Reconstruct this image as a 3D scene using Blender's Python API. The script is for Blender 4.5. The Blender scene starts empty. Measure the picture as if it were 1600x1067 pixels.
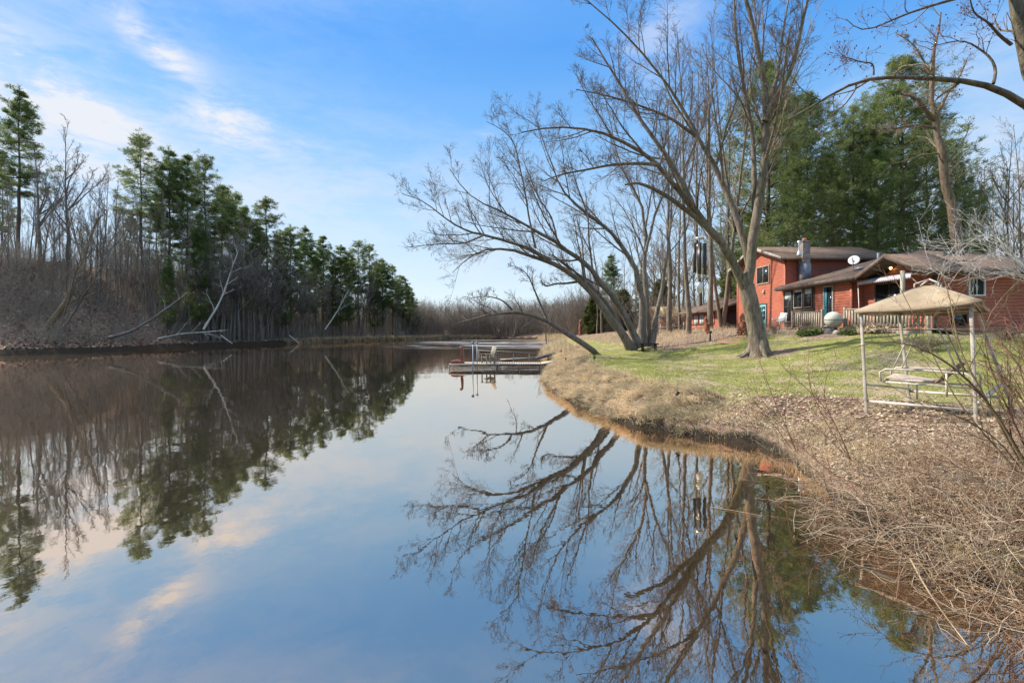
import bpy, math
import numpy as np
from mathutils import Vector
R_ = math.radians
SC = bpy.context.scene
COL = SC.collection
rg = np.random.default_rng(7)

# ---------------------------------------------------------------- camera
F, YH, CH = 755.0, 512.0, 2.5
cam = bpy.data.cameras.new('camera'); camo = bpy.data.objects.new('camera', cam); COL.objects.link(camo)
camo.location = (0, 0, CH); camo.rotation_euler = (R_(90), 0, 0)
cam.sensor_width = 36; cam.lens = 36 * F / 1600; cam.shift_y = -(533.5 - YH) / 1600
cam.clip_start = .1; cam.clip_end = 6000
SC.camera = camo
def P(px, py, Y): return np.array([(px - 800) / F * Y, Y, CH + (YH - py) / F * Y])

# ---------------------------------------------------------------- nodes helper
class N:
    def __init__(s, tree): s.t = tree; s.n = tree.nodes; s.l = tree.links
    def new(s, typ, **kw):
        n = s.n.new(typ)
        for k, v in kw.items():
            if k.startswith('i_'):
                continue
            setattr(n, k, v)
        return n
    def set(s, sock, v):
        if hasattr(v, 'is_output') or isinstance(v, bpy.types.NodeSocket): s.l.new(v, sock)
        else: sock.default_value = v
    def m(s, op, a, b=None, c=None, clamp=False):
        n = s.n.new('ShaderNodeMath'); n.operation = op; n.use_clamp = clamp
        s.set(n.inputs[0], a)
        if b is not None: s.set(n.inputs[1], b)
        if c is not None: s.set(n.inputs[2], c)
        return n.outputs[0]
    def vm(s, op, a, b=None):
        n = s.n.new('ShaderNodeVectorMath'); n.operation = op; s.set(n.inputs[0], a)
        if b is not None: s.set(n.inputs[1], b)
        return n.outputs[0]
    def mix(s, f, a, b, typ='MIX'):
        n = s.n.new('ShaderNodeMix'); n.data_type = 'RGBA'; n.blend_type = typ
        s.set(n.inputs[0], f); s.set(n.inputs[6], a); s.set(n.inputs[7], b); return n.outputs[2]
    def noise(s, vec, scale, detail=4, rough=.55, dist=0, out=0):
        n = s.n.new('ShaderNodeTexNoise'); n.inputs['Scale'].default_value = scale
        n.inputs['Detail'].default_value = detail; n.inputs['Roughness'].default_value = rough
        n.inputs['Distortion'].default_value = dist
        if vec is not None: s.l.new(vec, n.inputs['Vector'])
        return n.outputs[out]
    def ramp(s, f, stops, interp='LINEAR'):
        n = s.n.new('ShaderNodeValToRGB'); e = n.color_ramp.elements; n.color_ramp.interpolation = interp
        while len(e) > 1: e.remove(e[-1])
        e[0].position = stops[0][0]; e[0].color = tuple(stops[0][1]) + (1,)
        for p, c in stops[1:]:
            x = e.new(p); x.color = tuple(c) + (1,)
        s.set(n.inputs[0], f); return n.outputs[0]
    def rng(s, f, a, b, c=0., d=1.):
        n = s.n.new('ShaderNodeMapRange'); n.interpolation_type = 'SMOOTHSTEP'
        s.set(n.inputs[0], f)
        for i, v in enumerate((a, b, c, d)): n.inputs[i + 1].default_value = v
        return n.outputs[0]
    def mapping(s, vec, scale=(1, 1, 1), rot=(0, 0, 0), loc=(0, 0, 0)):
        n = s.n.new('ShaderNodeMapping'); s.l.new(vec, n.inputs[0])
        n.inputs['Scale'].default_value = scale; n.inputs['Rotation'].default_value = rot; n.inputs['Location'].default_value = loc
        return n.outputs[0]

# ---------------------------------------------------------------- world + sun
SUN_EL, SUN_AZ = 39.0, -68.0        # azimuth measured from +Y (view direction), negative = to the left
W = bpy.data.worlds.new('World'); SC.world = W; W.use_nodes = True
w = N(W.node_tree); w.n.clear()
sky = w.new('ShaderNodeTexSky', sky_type='NISHITA'); sky.sun_disc = False
sky.sun_elevation = R_(SUN_EL); sky.sun_rotation = R_(SUN_AZ); sky.air_density = 1.0; sky.dust_density = .2; sky.ozone_density = 2.2
tc = w.new('ShaderNodeTexCoord'); D = tc.outputs['Generated']
sep = w.new('ShaderNodeSeparateXYZ'); w.l.new(D, sep.inputs[0])
az = w.m('ARCTAN2', sep.outputs[0], sep.outputs[1]); el = w.m('ARCSINE', sep.outputs[2])
hs = w.new('ShaderNodeHueSaturation'); hs.inputs['Saturation'].default_value = 1.1; hs.inputs['Value'].default_value = .8; w.l.new(sky.outputs[0], hs.inputs['Color'])
def ang(px, py):
    v = Vector(((px - 800), F, (YH - py))).normalized()
    return math.atan2(v.x, v.y), math.asin(v.z)
n1 = w.noise(w.mapping(D, (3.2, 3.2, 9)), 2.0, 7, .6, .4)
n2 = w.noise(w.mapping(D, (2, 2, 5), loc=(3, 1, 2)), 1.3, 4, .5)
wob = w.m('MULTIPLY', w.m('SUBTRACT', n1, .5), .07)
azw = w.m('ADD', az, wob); elw = w.m('SUBTRACT', el, w.m('MULTIPLY', wob, .6))
tot = None
for px, py, sa, se, rot, amp in [(0, 110, .15, .045, -.42, 1.2), (110, 160, .13, .026, -.36, .8), (50, 235, .22, .04, -.1, .45), (245, 76, .06, .02, -.6, .95), (285, 98, .05, .02, -.2, .5),
                                 (372, 198, .085, .03, -.12, .95), (350, 210, .04, .02, .1, .5), (765, 205, .035, .012, 0, .35), (1010, 110, .10, .07, .5, .38), (1060, 30, .09, .03, .3, .35), (1480, 120, .3, .05, .2, .4),
                                 (1520, 250, .24, .07, .1, .5), (1560, 400, .3, .10, 0, .5), (720, 430, .22, .045, .05, .45),
                                 (150, -330, .5, .2, .2, .6), (300, 330, .55, .10, 0, .45), (60, 60, .35, .12, -.3, .22), (560, 260, .4, .10, 0, .25), (900, -500, .5, .2, .2, .5)]:
    a, e = ang(px, py)
    da = w.m('SUBTRACT', azw, a); de = w.m('SUBTRACT', elw, e)
    u = w.m('ADD', w.m('MULTIPLY', da, math.cos(rot) / sa), w.m('MULTIPLY', de, math.sin(rot) / sa))
    v = w.m('ADD', w.m('MULTIPLY', da, -math.sin(rot) / se), w.m('MULTIPLY', de, math.cos(rot) / se))
    g = w.m('POWER', 2.71828, w.m('MULTIPLY', w.m('ADD', w.m('MULTIPLY', u, u), w.m('MULTIPLY', v, v)), -1))
    g = w.m('MULTIPLY', g, amp)
    tot = g if tot is None else w.m('ADD', tot, g)
cl = w.m('MULTIPLY', tot, w.rng(w.m('ADD', w.m('MULTIPLY', n1, .7), w.m('MULTIPLY', w.noise(w.mapping(D, (4, 4, 14), (0, .5, 0)), 6.0, 6, .65, .6), .3)), .36, .62, .22, 1.12))
cl = w.m('MULTIPLY', cl, .85, clamp=True)
# clear spring sky: pale at the horizon, deep blue higher up, bright veil added overhead, out of view, as fill light
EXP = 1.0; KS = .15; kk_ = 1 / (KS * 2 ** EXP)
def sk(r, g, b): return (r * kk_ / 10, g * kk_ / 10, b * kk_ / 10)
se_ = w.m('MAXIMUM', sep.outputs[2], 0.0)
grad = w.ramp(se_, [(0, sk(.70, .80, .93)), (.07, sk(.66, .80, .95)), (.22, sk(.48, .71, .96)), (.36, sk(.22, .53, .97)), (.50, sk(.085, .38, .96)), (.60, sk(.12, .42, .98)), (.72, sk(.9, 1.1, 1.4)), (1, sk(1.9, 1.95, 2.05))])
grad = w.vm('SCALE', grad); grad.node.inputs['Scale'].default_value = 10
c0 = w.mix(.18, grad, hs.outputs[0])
cc_ = tuple(v * 10 for v in sk(.84, .88, .96)) + (1,)
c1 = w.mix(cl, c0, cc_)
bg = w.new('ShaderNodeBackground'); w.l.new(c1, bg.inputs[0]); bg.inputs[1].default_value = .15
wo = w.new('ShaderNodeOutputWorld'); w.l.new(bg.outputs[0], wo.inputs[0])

sl = bpy.data.lights.new('sun', 'SUN'); sl.energy = 4.0; sl.angle = R_(1.5); sl.color = (1, .93, .83)
so = bpy.data.objects.new('sun', sl); COL.objects.link(so)
sd = Vector((math.sin(R_(SUN_AZ)) * math.cos(R_(SUN_EL)), math.cos(R_(SUN_AZ)) * math.cos(R_(SUN_EL)), math.sin(R_(SUN_EL))))
so.rotation_euler = sd.to_track_quat('Z', 'Y').to_euler(); so.location = (-60, 20, 60)
SC.view_settings.view_transform = 'Standard'; SC.view_settings.look = 'None'; SC.view_settings.gamma = 1
SC.view_settings.exposure = EXP
SC.cycles.max_bounces = 6; SC.cycles.diffuse_bounces = 2; SC.cycles.glossy_bounces = 3; SC.cycles.transparent_max_bounces = 6
SC.cycles.caustics_reflective = False; SC.cycles.caustics_refractive = False; SC.cycles.use_denoising = True

# ---------------------------------------------------------------- materials
def mat(name, f, rough=.8, spec=.3, bump=None, metal=0, emit=None, trans=0):
    m = bpy.data.materials.new(name); m.use_nodes = True; n = N(m.node_tree)
    b = n.n['Principled BSDF']; b.inputs['Roughness'].default_value = rough; b.inputs['Specular IOR Level'].default_value = spec
    b.inputs['Metallic'].default_value = metal
    t = n.new('ShaderNodeTexCoord'); g = n.new('ShaderNodeNewGeometry')
    n.pos = g.outputs['Position']; n.obj = t.outputs['Object']; n.geo = g; n.b = b
    r = f(n) if callable(f) else f
    if isinstance(r, tuple) and len(r) == 2 and not isinstance(r[0], float): r, hgt = r
    else: hgt = None
    if isinstance(r, tuple): b.inputs['Base Color'].default_value = r + (1,) if len(r) == 3 else r
    else: n.l.new(r, b.inputs['Base Color'])
    if hgt is not None and bump:
        bn = n.new('ShaderNodeBump'); bn.inputs['Strength'].default_value = bump[0]; bn.inputs['Distance'].default_value = bump[1]
        n.l.new(hgt, bn.inputs['Height']); n.l.new(bn.outputs[0], b.inputs['Normal'])
    if emit: b.inputs['Emission Color'].default_value = emit[0] + (1,); b.inputs['Emission Strength'].default_value = emit[1]
    if trans:
        tr = n.new('ShaderNodeBsdfTranslucent'); mx = n.new('ShaderNodeMixShader'); mx.inputs[0].default_value = trans
        if isinstance(r, tuple): tr.inputs[0].default_value = b.inputs['Base Color'].default_value
        else: n.l.new(r, tr.inputs[0])
        n.l.new(b.outputs[0], mx.inputs[1]); n.l.new(tr.outputs[0], mx.inputs[2]); n.l.new(mx.outputs[0], n.n['Material Output'].inputs[0])
    return m
def noisy(a, b, scale=3, detail=5, stretch=(1, 1, 1), lo=.35, hi=.65):
    def f(n):
        x = n.noise(n.mapping(n.obj, stretch), scale, detail, .6)
        return n.ramp(x, [(lo, a), (hi, b)]), x
    return f
def island(cols, scale=None):
    def f(n):
        r = n.geo.outputs['Random Per Island']
        c = n.ramp(r, [(i / (len(cols) - 1), c) for i, c in enumerate(cols)])
        if scale:
            x = n.noise(n.pos, scale, 3)
            c = n.mix(n.rng(x, .35, .65), c, n.mix(1.0, c, (.55, .6, .6, 1), 'MULTIPLY'))
        return c
    return f
def bark(a, b, sc=2.2):
    def f(n):
        x = n.noise(n.mapping(n.obj, (1, 1, .22)), sc * 4, 7, .7, .6)
        y = n.noise(n.obj, .5, 3)
        c = n.ramp(x, [(.3, a), (.68, b)])
        c = n.mix(n.rng(y, .4, .7), c, n.mix(1.0, c, (.72, .78, .66, 1), 'MULTIPLY'))
        return c, x
    return f
M = {}
M['bark'] = mat('grey_brown_bark', bark((.065, .05, .037), (.33, .265, .20)), .9, .15, (1, .06))
M['bark_dark'] = mat('dark_bark', bark((.08, .067, .055), (.30, .25, .205)), .9, .15, (1, .05))
M['bark_pine'] = mat('pine_bark', bark((.05, .038, .03), (.19, .14, .11)), .9, .15, (1, .05))
M['bark_tan'] = mat('tan_bark', bark((.09, .062, .042), (.31, .225, .16)), .9, .15, (1, .06))
M['bark_pale'] = mat('pale_wood', bark((.28, .26, .23), (.62, .58, .52)), .85, .2, (.5, .02))
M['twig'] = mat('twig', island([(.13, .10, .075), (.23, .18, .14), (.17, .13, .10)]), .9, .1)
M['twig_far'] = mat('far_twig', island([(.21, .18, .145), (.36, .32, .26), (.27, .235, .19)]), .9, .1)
M['twig_light'] = mat('light_twig', island([(.20, .16, .125), (.32, .26, .20), (.25, .2, .155)]), .9, .1)
M['bud'] = mat('red_bud', (.09, .03, .028), .7, .2)
M['needle'] = mat('pine_needle', island([(.11, .17, .05), (.21, .27, .08), (.15, .21, .065), (.28, .31, .11)], .45), .7, .25, trans=.5)
M['needle_warm'] = mat('warm_pine_needle', island([(.13, .18, .055), (.26, .30, .10), (.18, .235, .075), (.34, .35, .13)], .4), .7, .25, trans=.5)
M['needle_pale'] = mat('cedar_green', island([(.08, .10, .03), (.15, .17, .05), (.11, .13, .04)]), .7, .2, trans=.25)
M['stem'] = mat('red_brown_stem', island([(.16, .08, .045), (.26, .165, .10), (.38, .30, .20), (.20, .115, .065), (.50, .42, .30)]), .75, .25)
M['stem_red'] = mat('red_stem', island([(.13, .05, .035), (.20, .09, .06), (.16, .09, .06)]), .7, .3)
M['stem_olive'] = mat('olive_stem', noisy((.10, .065, .03), (.22, .16, .075), 6), .7, .3)
M['straw'] = mat('dry_straw', island([(.66, .50, .30), (.84, .67, .43), (.74, .56, .34), (.48, .33, .19), (.90, .77, .54)], 1.3), .8, .2, trans=.42)
M['leaf'] = mat('dead_leaf', island([(.30, .21, .13), (.52, .39, .26), (.64, .52, .37), (.40, .28, .175), (.74, .64, .49)]), .8, .2, trans=.25)
M['leaf_far'] = mat('dead_leaf_dark', island([(.26, .17, .12), (.42, .28, .2), (.3, .2, .14), (.5, .37, .28)]), .8, .2)
M['grass'] = mat('green_grass', island([(.18, .20, .06), (.28, .29, .09), (.23, .24, .07), (.44, .38, .20)], .8), .75, .2, trans=.4)
def siding(n):
    x = n.noise(n.mapping(n.obj, (1, 1, 14)), 2.2, 5, .6)
    y = n.noise(n.obj, .9, 4)
    c = n.ramp(x, [(.3, (.30, .085, .05)), (.55, (.45, .14, .08)), (.75, (.54, .21, .13))])
    return n.mix(n.rng(y, .4, .75), c, (.34, .115, .075, 1)), x
M['siding'] = mat('red_log_siding', siding, .6, .3, (.3, .01))
def shingle(n):
    b = n.new('ShaderNodeTexBrick'); n.l.new(n.mapping(n.obj, (1, 1, 1)), b.inputs[0])
    b.inputs['Color1'].default_value = (.085, .057, .043, 1); b.inputs['Color2'].default_value = (.15, .105, .078, 1); b.inputs['Mortar'].default_value = (.05, .035, .03, 1)
    b.inputs['Scale'].default_value = 3.2; b.inputs['Mortar Size'].default_value = .02; b.inputs['Brick Width'].default_value = .9; b.inputs['Row Height'].default_value = .45
    x = n.noise(n.obj, 1.2, 6, .65)
    return n.mix(n.rng(x, .35, .7, 0, .7), b.outputs[0], (.165, .115, .088, 1)), b.outputs[1]
M['shingle'] = mat('brown_shingle', shingle, .9, .2)
M['trim'] = mat('brown_trim', noisy((.085, .06, .045), (.14, .10, .075), 4), .6)
M['trim_grey'] = mat('grey_fascia', noisy((.30, .26, .22), (.40, .35, .30), 4), .6)
M['soffit'] = mat('soffit', (.13, .09, .065), .7)
M['glass'] = mat('window_glass', noisy((.012, .014, .015), (.035, .04, .04), 1.5), .06, .6)
M['white'] = mat('white_paint', noisy((.66, .65, .61), (.80, .79, .76), 3), .5)
M['blind'] = mat('window_blind', (.62, .66, .62), .7)
M['teal'] = mat('teal_paint', noisy((.10, .36, .38), (.16, .47, .48), 2), .5)
M['teal_dark'] = mat('dark_teal_paint', noisy((.02, .13, .16), (.035, .19, .22), 2), .5)
M['chimney'] = mat('chimney_block', lambda n: (n.mix(n.rng(n.noise(n.obj, 5, 5), .4, .65), (.20, .165, .14, 1), (.31, .265, .23, 1)), n.noise(n.obj, 9, 4)), .9, .2, (.5, .02))
M['flash'] = mat('metal_flashing', noisy((.14, .15, .17), (.24, .25, .27), 3), .55, .4, metal=.2)
M['clay'] = mat('clay_pot', (.42, .16, .09), .8)
M['deckwood'] = mat('weathered_deck_wood', noisy((.22, .19, .14), (.42, .37, .29), 5, 6, (4, 4, .6)), .85)
M['dockwood'] = mat('sunbleached_dock_wood', noisy((.30, .26, .21), (.48, .43, .36), 4, 5, (1, 6, 1)), .8)
M['dockframe'] = mat('galvanised_frame', noisy((.15, .13, .11), (.30, .27, .23), 4), .6, .4)
M['bluepost'] = mat('blue_grey_steel', noisy((.22, .28, .34), (.34, .41, .47), 5), .5, .5)
M['rust'] = mat('rusty_brown', noisy((.17, .06, .035), (.33, .125, .065), 6), .8)
M['rust_bright'] = mat('orange_brown_wood', noisy((.28, .10, .045), (.48, .20, .09), 5), .8)
M['redchair'] = mat('faded_red_paint', noisy((.20, .07, .05), (.33, .12, .08), 4), .7)
M['greychair'] = mat('weathered_grey_plastic', noisy((.20, .175, .14), (.34, .30, .24), 4), .7)
M['black'] = mat('black_metal', noisy((.010, .010, .012), (.03, .03, .033), 8), .35, .5)
M['silver'] = mat('brushed_aluminium', (.62, .62, .63), .3, .5, metal=.7)
M['canvas'] = mat('beige_canvas', noisy((.38, .29, .19), (.54, .43, .30), 2.2, 7), .85, .1, trans=.3)
M['cream'] = mat('cream_powder_coat', noisy((.38, .33, .26), (.64, .58, .48), 5, 7), .5)
M['cushion'] = mat('stained_cushion', noisy((.34, .27, .21), (.58, .50, .43), 4, 5), .9)
M['cushion_back'] = mat('brown_mesh_back', noisy((.16, .11, .085), (.30, .21, .16), 5, 5), .9)
M['stone'] = mat('field_stone', noisy((.22, .19, .16), (.46, .41, .35), 2.5, 6), .9, .2, (.6, .05))
M['stone_dark'] = mat('dark_stone', noisy((.02, .02, .025), (.08, .08, .09), 3, 6), .8, .3, (.6, .06))
M['orb'] = mat('mossy_white_orb', noisy((.36, .37, .28), (.58, .57, .47), 2.2, 6), .7)
M['shed'] = mat('grey_board', noisy((.16, .15, .14), (.27, .25, .235), 4), .8)
M['garage_dark'] = mat('dark_brown_board', noisy((.03, .02, .017), (.065, .045, .037), 5), .8)
M['lilac'] = mat('lilac_awning', noisy((.62, .56, .64), (.76, .72, .78), 3), .8, trans=.2)
M['lamp'] = mat('lit_bulb', (.9, .7, .4), .5, emit=((1, .70, .30), 9))
M['dirt'] = mat('path_brick', noisy((.30, .14, .08), (.44, .24, .15), 5, 6), .95)
M['mud'] = mat('mud', noisy((.045, .035, .026), (.09, .07, .05), 3), .9)

# ---------------------------------------------------------------- object helpers
def tag(o, label=None, cat=None, group=None, kind=None):
    if label: o['label'] = label
    if cat: o['category'] = cat
    if group: o['group'] = group
    if kind: o['kind'] = kind
    return o
def thing(name, label, cat, loc=(0, 0, 0), rz=0, group=None):
    o = bpy.data.objects.new(name, None); COL.objects.link(o); o.location = tuple(map(float, loc)); o.rotation_euler = (0, 0, rz)
    o.empty_display_size = .2
    return tag(o, label, cat, group)
def link(name, me, parent=None):
    o = bpy.data.objects.new(name, me); COL.objects.link(o)
    if parent is not None: o.parent = parent
    return o
def mk(name, V, Fs, material, smooth=False):
    """V (n,3); Fs list of int arrays (m,k)"""
    V = np.asarray(V, np.float32); Fs = [np.asarray(f, np.int32) for f in Fs if len(f)]
    me = bpy.data.meshes.new(name)
    me.vertices.add(len(V)); me.vertices.foreach_set('co', V.ravel())
    nl = sum(f.size for f in Fs); npoly = sum(len(f) for f in Fs)
    me.loops.add(nl); me.polygons.add(npoly)
    me.loops.foreach_set('vertex_index', np.concatenate([f.ravel() for f in Fs]))
    st = []; k = 0
    for f in Fs:
        st.append(k + np.arange(len(f)) * f.shape[1]); k += f.size
    me.polygons.foreach_set('loop_start', np.concatenate(st).astype(np.int32))
    if smooth: me.polygons.foreach_set('use_smooth', np.ones(npoly, bool))
    me.update(calc_edges=True)
    me.materials.append(material)
    return me

class MB:
    """collects boxes, bars, tubes into one mesh"""
    def __init__(s): s.V = []; s.F = {}; s.k = 0
    def add(s, V, Fs):
        V = np.asarray(V, float).reshape(-1, 3)
        for f in Fs: s.F.setdefault(len(f), []).append([i + s.k for i in f])
        s.V.append(V); s.k += len(V); return s
    def box(s, a, b):
        x0, y0, z0 = a; x1, y1, z1 = b
        V = [(x0, y0, z0), (x1, y0, z0), (x1, y1, z0), (x0, y1, z0), (x0, y0, z1), (x1, y0, z1), (x1, y1, z1), (x0, y1, z1)]
        return s.add(V, [(3, 2, 1, 0), (4, 5, 6, 7), (0, 1, 5, 4), (1, 2, 6, 5), (2, 3, 7, 6), (3, 0, 4, 7)])
    def bar(s, p, q, wd, ht=None, up=(0, 0, 1)):
        p = Vector(p); q = Vector(q); ht = ht or wd; d = (q - p).normalized(); u = Vector(up)
        if abs(d.dot(u)) > .98: u = Vector((1, 0, 0))
        a = d.cross(u).normalized() * wd / 2; b = a.cross(d).normalized() * ht / 2
        V = [p - a - b, p + a - b, p + a + b, p - a + b, q - a - b, q + a - b, q + a + b, q - a + b]
        return s.add([tuple(v) for v in V], [(0, 1, 2, 3), (7, 6, 5, 4), (0, 4, 5, 1), (1, 5, 6, 2), (2, 6, 7, 3), (3, 7, 4, 0)])
    def tube(s, pts, r, n=8):
        pts = [Vector(p) for p in pts]; rs = r if hasattr(r, '__len__') else [r] * len(pts)
        V = []; u = None
        for i, p in enumerate(pts):
            t = (pts[min(i + 1, len(pts) - 1)] - pts[max(i - 1, 0)]).normalized()
            if u is None:
                u = t.cross(Vector((0, 0, 1)))
                if u.length < .05: u = t.cross(Vector((1, 0, 0)))
            u = (u - t * u.dot(t)).normalized(); v = t.cross(u)
            V += [tuple(p + (u * math.cos(2 * math.pi * k / n) + v * math.sin(2 * math.pi * k / n)) * rs[i]) for k in range(n)]
        Fs = [(i * n + k, i * n + (k + 1) % n, (i + 1) * n + (k + 1) % n, (i + 1) * n + k) for i in range(len(pts) - 1) for k in range(n)]
        Fs += [tuple(range(n - 1, -1, -1)), tuple((len(pts) - 1) * n + k for k in range(n))]
        return s.add(V, Fs)
    def prism(s, poly, d):
        n = len(poly); d = np.asarray(d, float); V = [np.asarray(p, float) for p in poly] + [np.asarray(p, float) + d for p in poly]
        return s.add(V, [tuple(range(n)), tuple(range(2 * n - 1, n - 1, -1))] + [(i, i + n, (i + 1) % n + n, (i + 1) % n) for i in range(n)])
    def ball(s, c, r, nu=16, nv=10, wob=0, seed=0):
        g = np.random.default_rng(seed); r = np.asarray(r if hasattr(r, '__len__') else (r, r, r), float)
        V = []; ph = g.uniform(0, 6, 6)
        for j in range(1, nv):
            for i in range(nu):
                a = 2 * math.pi * i / nu; b = math.pi * j / nv
                k = 1 + wob * (math.sin(2 * a + ph[0]) * math.sin(2 * b + ph[1]) + .6 * math.sin(5 * a + ph[2]) * math.sin(4 * b + ph[3]))
                V.append((c[0] + r[0] * k * math.sin(b) * math.cos(a), c[1] + r[1] * k * math.sin(b) * math.sin(a), c[2] + r[2] * k * math.cos(b)))
        Fs = [(j * nu + i, (j + 1) * nu + i, (j + 1) * nu + (i + 1) % nu, j * nu + (i + 1) % nu) for j in range(nv - 2) for i in range(nu)]
        V += [(c[0], c[1], c[2] + r[2]), (c[0], c[1], c[2] - r[2])]; t = len(V) - 2
        Fs += [(t, i, (i + 1) % nu) for i in range(nu)] + [(t + 1, (nv - 2) * nu + (i + 1) % nu, (nv - 2) * nu + i) for i in range(nu)]
        return s.add(V, Fs)
    def build(s, name, m, parent=None, smooth=False, bevel=0):
        V = np.concatenate(s.V)
        if parent is not None: V = V - np.array(parent.location) if getattr(s, 'world', True) else V
        o = link(name, mk(name, V, [np.array(f) for f in s.F.values()], m, smooth), parent)
        if bevel:
            b = o.modifiers.new('bevel', 'BEVEL'); b.width = bevel; b.segments = 2; b.limit_method = 'ANGLE'
        return o
def local(): b = MB(); b.world = False; return b

# ---- vectorised branches
def tubes_mesh(groups, sides):
    """groups: list of (Pts (N,n,3), Rad (N,n))"""
    Vs = []; Fs = []; k = 0
    for Pn, Rn in groups:
        if len(Pn) == 0: continue
        Nn, n, _ = Pn.shape
        T = np.empty_like(Pn); T[:, 1:-1] = Pn[:, 2:] - Pn[:, :-2]; T[:, 0] = Pn[:, 1] - Pn[:, 0]; T[:, -1] = Pn[:, -1] - Pn[:, -2]
        T /= np.linalg.norm(T, axis=2, keepdims=True) + 1e-9
        d = Pn[:, -1] - Pn[:, 0]; ref = np.where((np.abs(d[:, 2]) > np.abs(d[:, 0]) * 1.2)[:, None], np.array([1., .13, .07]), np.array([.1, .13, 1.]))[:, None, :]
        U = np.cross(T, ref); U /= np.linalg.norm(U, axis=2, keepdims=True) + 1e-9; Vv = np.cross(T, U)
        a = np.arange(sides) * 2 * np.pi / sides
        ring = Pn[:, :, None, :] + Rn[:, :, None, None] * (U[:, :, None, :] * np.cos(a)[None, None, :, None] + Vv[:, :, None, :] * np.sin(a)[None, None, :, None])
        Vs.append(ring.reshape(-1, 3))
        b = (np.arange(Nn)[:, None, None] * n + np.arange(n - 1)[None, :, None]) * sides + k
        i0 = np.arange(sides)[None, None, :]; i1 = (i0 + 1) % sides
        Fs.append(np.stack([b + i0, b + i1, b + sides + i1, b + sides + i0], -1).reshape(-1, 4))
        k += Nn * n * sides
    return np.concatenate(Vs), np.concatenate(Fs)
def resample(pts, rad, n):
    pts = np.asarray(pts, float); rad = np.asarray(rad, float)
    s = np.concatenate([[0], np.cumsum(np.linalg.norm(np.diff(pts, axis=0), axis=1))]); t = np.linspace(0, s[-1], n)
    # smooth by catmull-like: dense linear then box filter
    q = np.stack([np.interp(t, s, pts[:, i]) for i in range(3)], 1); r = np.interp(t, s, rad)
    for _ in range(2):
        q[1:-1] = q[1:-1] * .5 + (q[2:] + q[:-2]) * .25
    return q, r
def spawn(Pn, Rn, k, ang, lf, npts, rng, up=.1, wig=.12, tmin=.25, rf=.6, rmin=.006, bias=None, flat=0, lmin=.15, lmax=99, taper=.25, thin=False):
    """k children on every branch"""
    Nn, n, _ = Pn.shape
    L = np.linalg.norm(np.diff(Pn, axis=1), axis=2).sum(1)
    idx = np.repeat(np.arange(Nn), k); m = len(idx)
    t = tmin + (1 - tmin) * ((np.tile(np.arange(k), Nn) + rng.random(m)) / k); t = np.clip(t, 0, .985)
    f = t * (n - 1); i = np.minimum(f.astype(int), n - 2); fr = (f - i)[:, None]
    p0 = Pn[idx, i] * (1 - fr) + Pn[idx, i + 1] * fr
    r0 = Rn[idx, i] * (1 - fr[:, 0]) + Rn[idx, i + 1] * fr[:, 0]
    T = Pn[idx, i + 1] - Pn[idx, i]; T /= np.linalg.norm(T, axis=1, keepdims=True) + 1e-9
    rv = rng.normal(size=(m, 3)); 
    if flat: rv[:, 2] *= (1 - flat)
    rv -= T * (rv * T).sum(1, keepdims=True); rv /= np.linalg.norm(rv, axis=1, keepdims=True) + 1e-9
    a = np.radians(rng.normal(ang, ang * .22, m))[:, None]
    d = T * np.cos(a) + rv * np.sin(a); d[:, 2] += up
    if bias is not None: d += np.asarray(bias)
    d /= np.linalg.norm(d, axis=1, keepdims=True)
    ln = np.clip(L[idx] * lf * (1.15 - .75 * t) * rng.uniform(.55, 1.25, m), lmin, lmax)
    if thin:
        kp = rng.random(m) < np.clip((ln / (np.median(ln) * 1.15)) ** 1.3, .06, 1)
        idx, t, p0, r0, d, ln = idx[kp], t[kp], p0[kp], r0[kp], d[kp], ln[kp]; m = len(idx)
    C = np.empty((m, npts, 3)); C[:, 0] = p0
    st = (ln / (npts - 1))[:, None]
    for j in range(1, npts):
        d = d + rng.normal(size=(m, 3)) * wig; d[:, 2] += up * .35
        d /= np.linalg.norm(d, axis=1, keepdims=True); C[:, j] = C[:, j - 1] + d * st
    rc = np.maximum(r0 * rf, rmin)
    rc = np.minimum(rc, ln * .013 + rmin * .6)
    Rc = rc[:, None] * np.linspace(1, taper, npts)[None]; Rc = np.maximum(Rc, rmin * .6)
    return C, Rc

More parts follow.
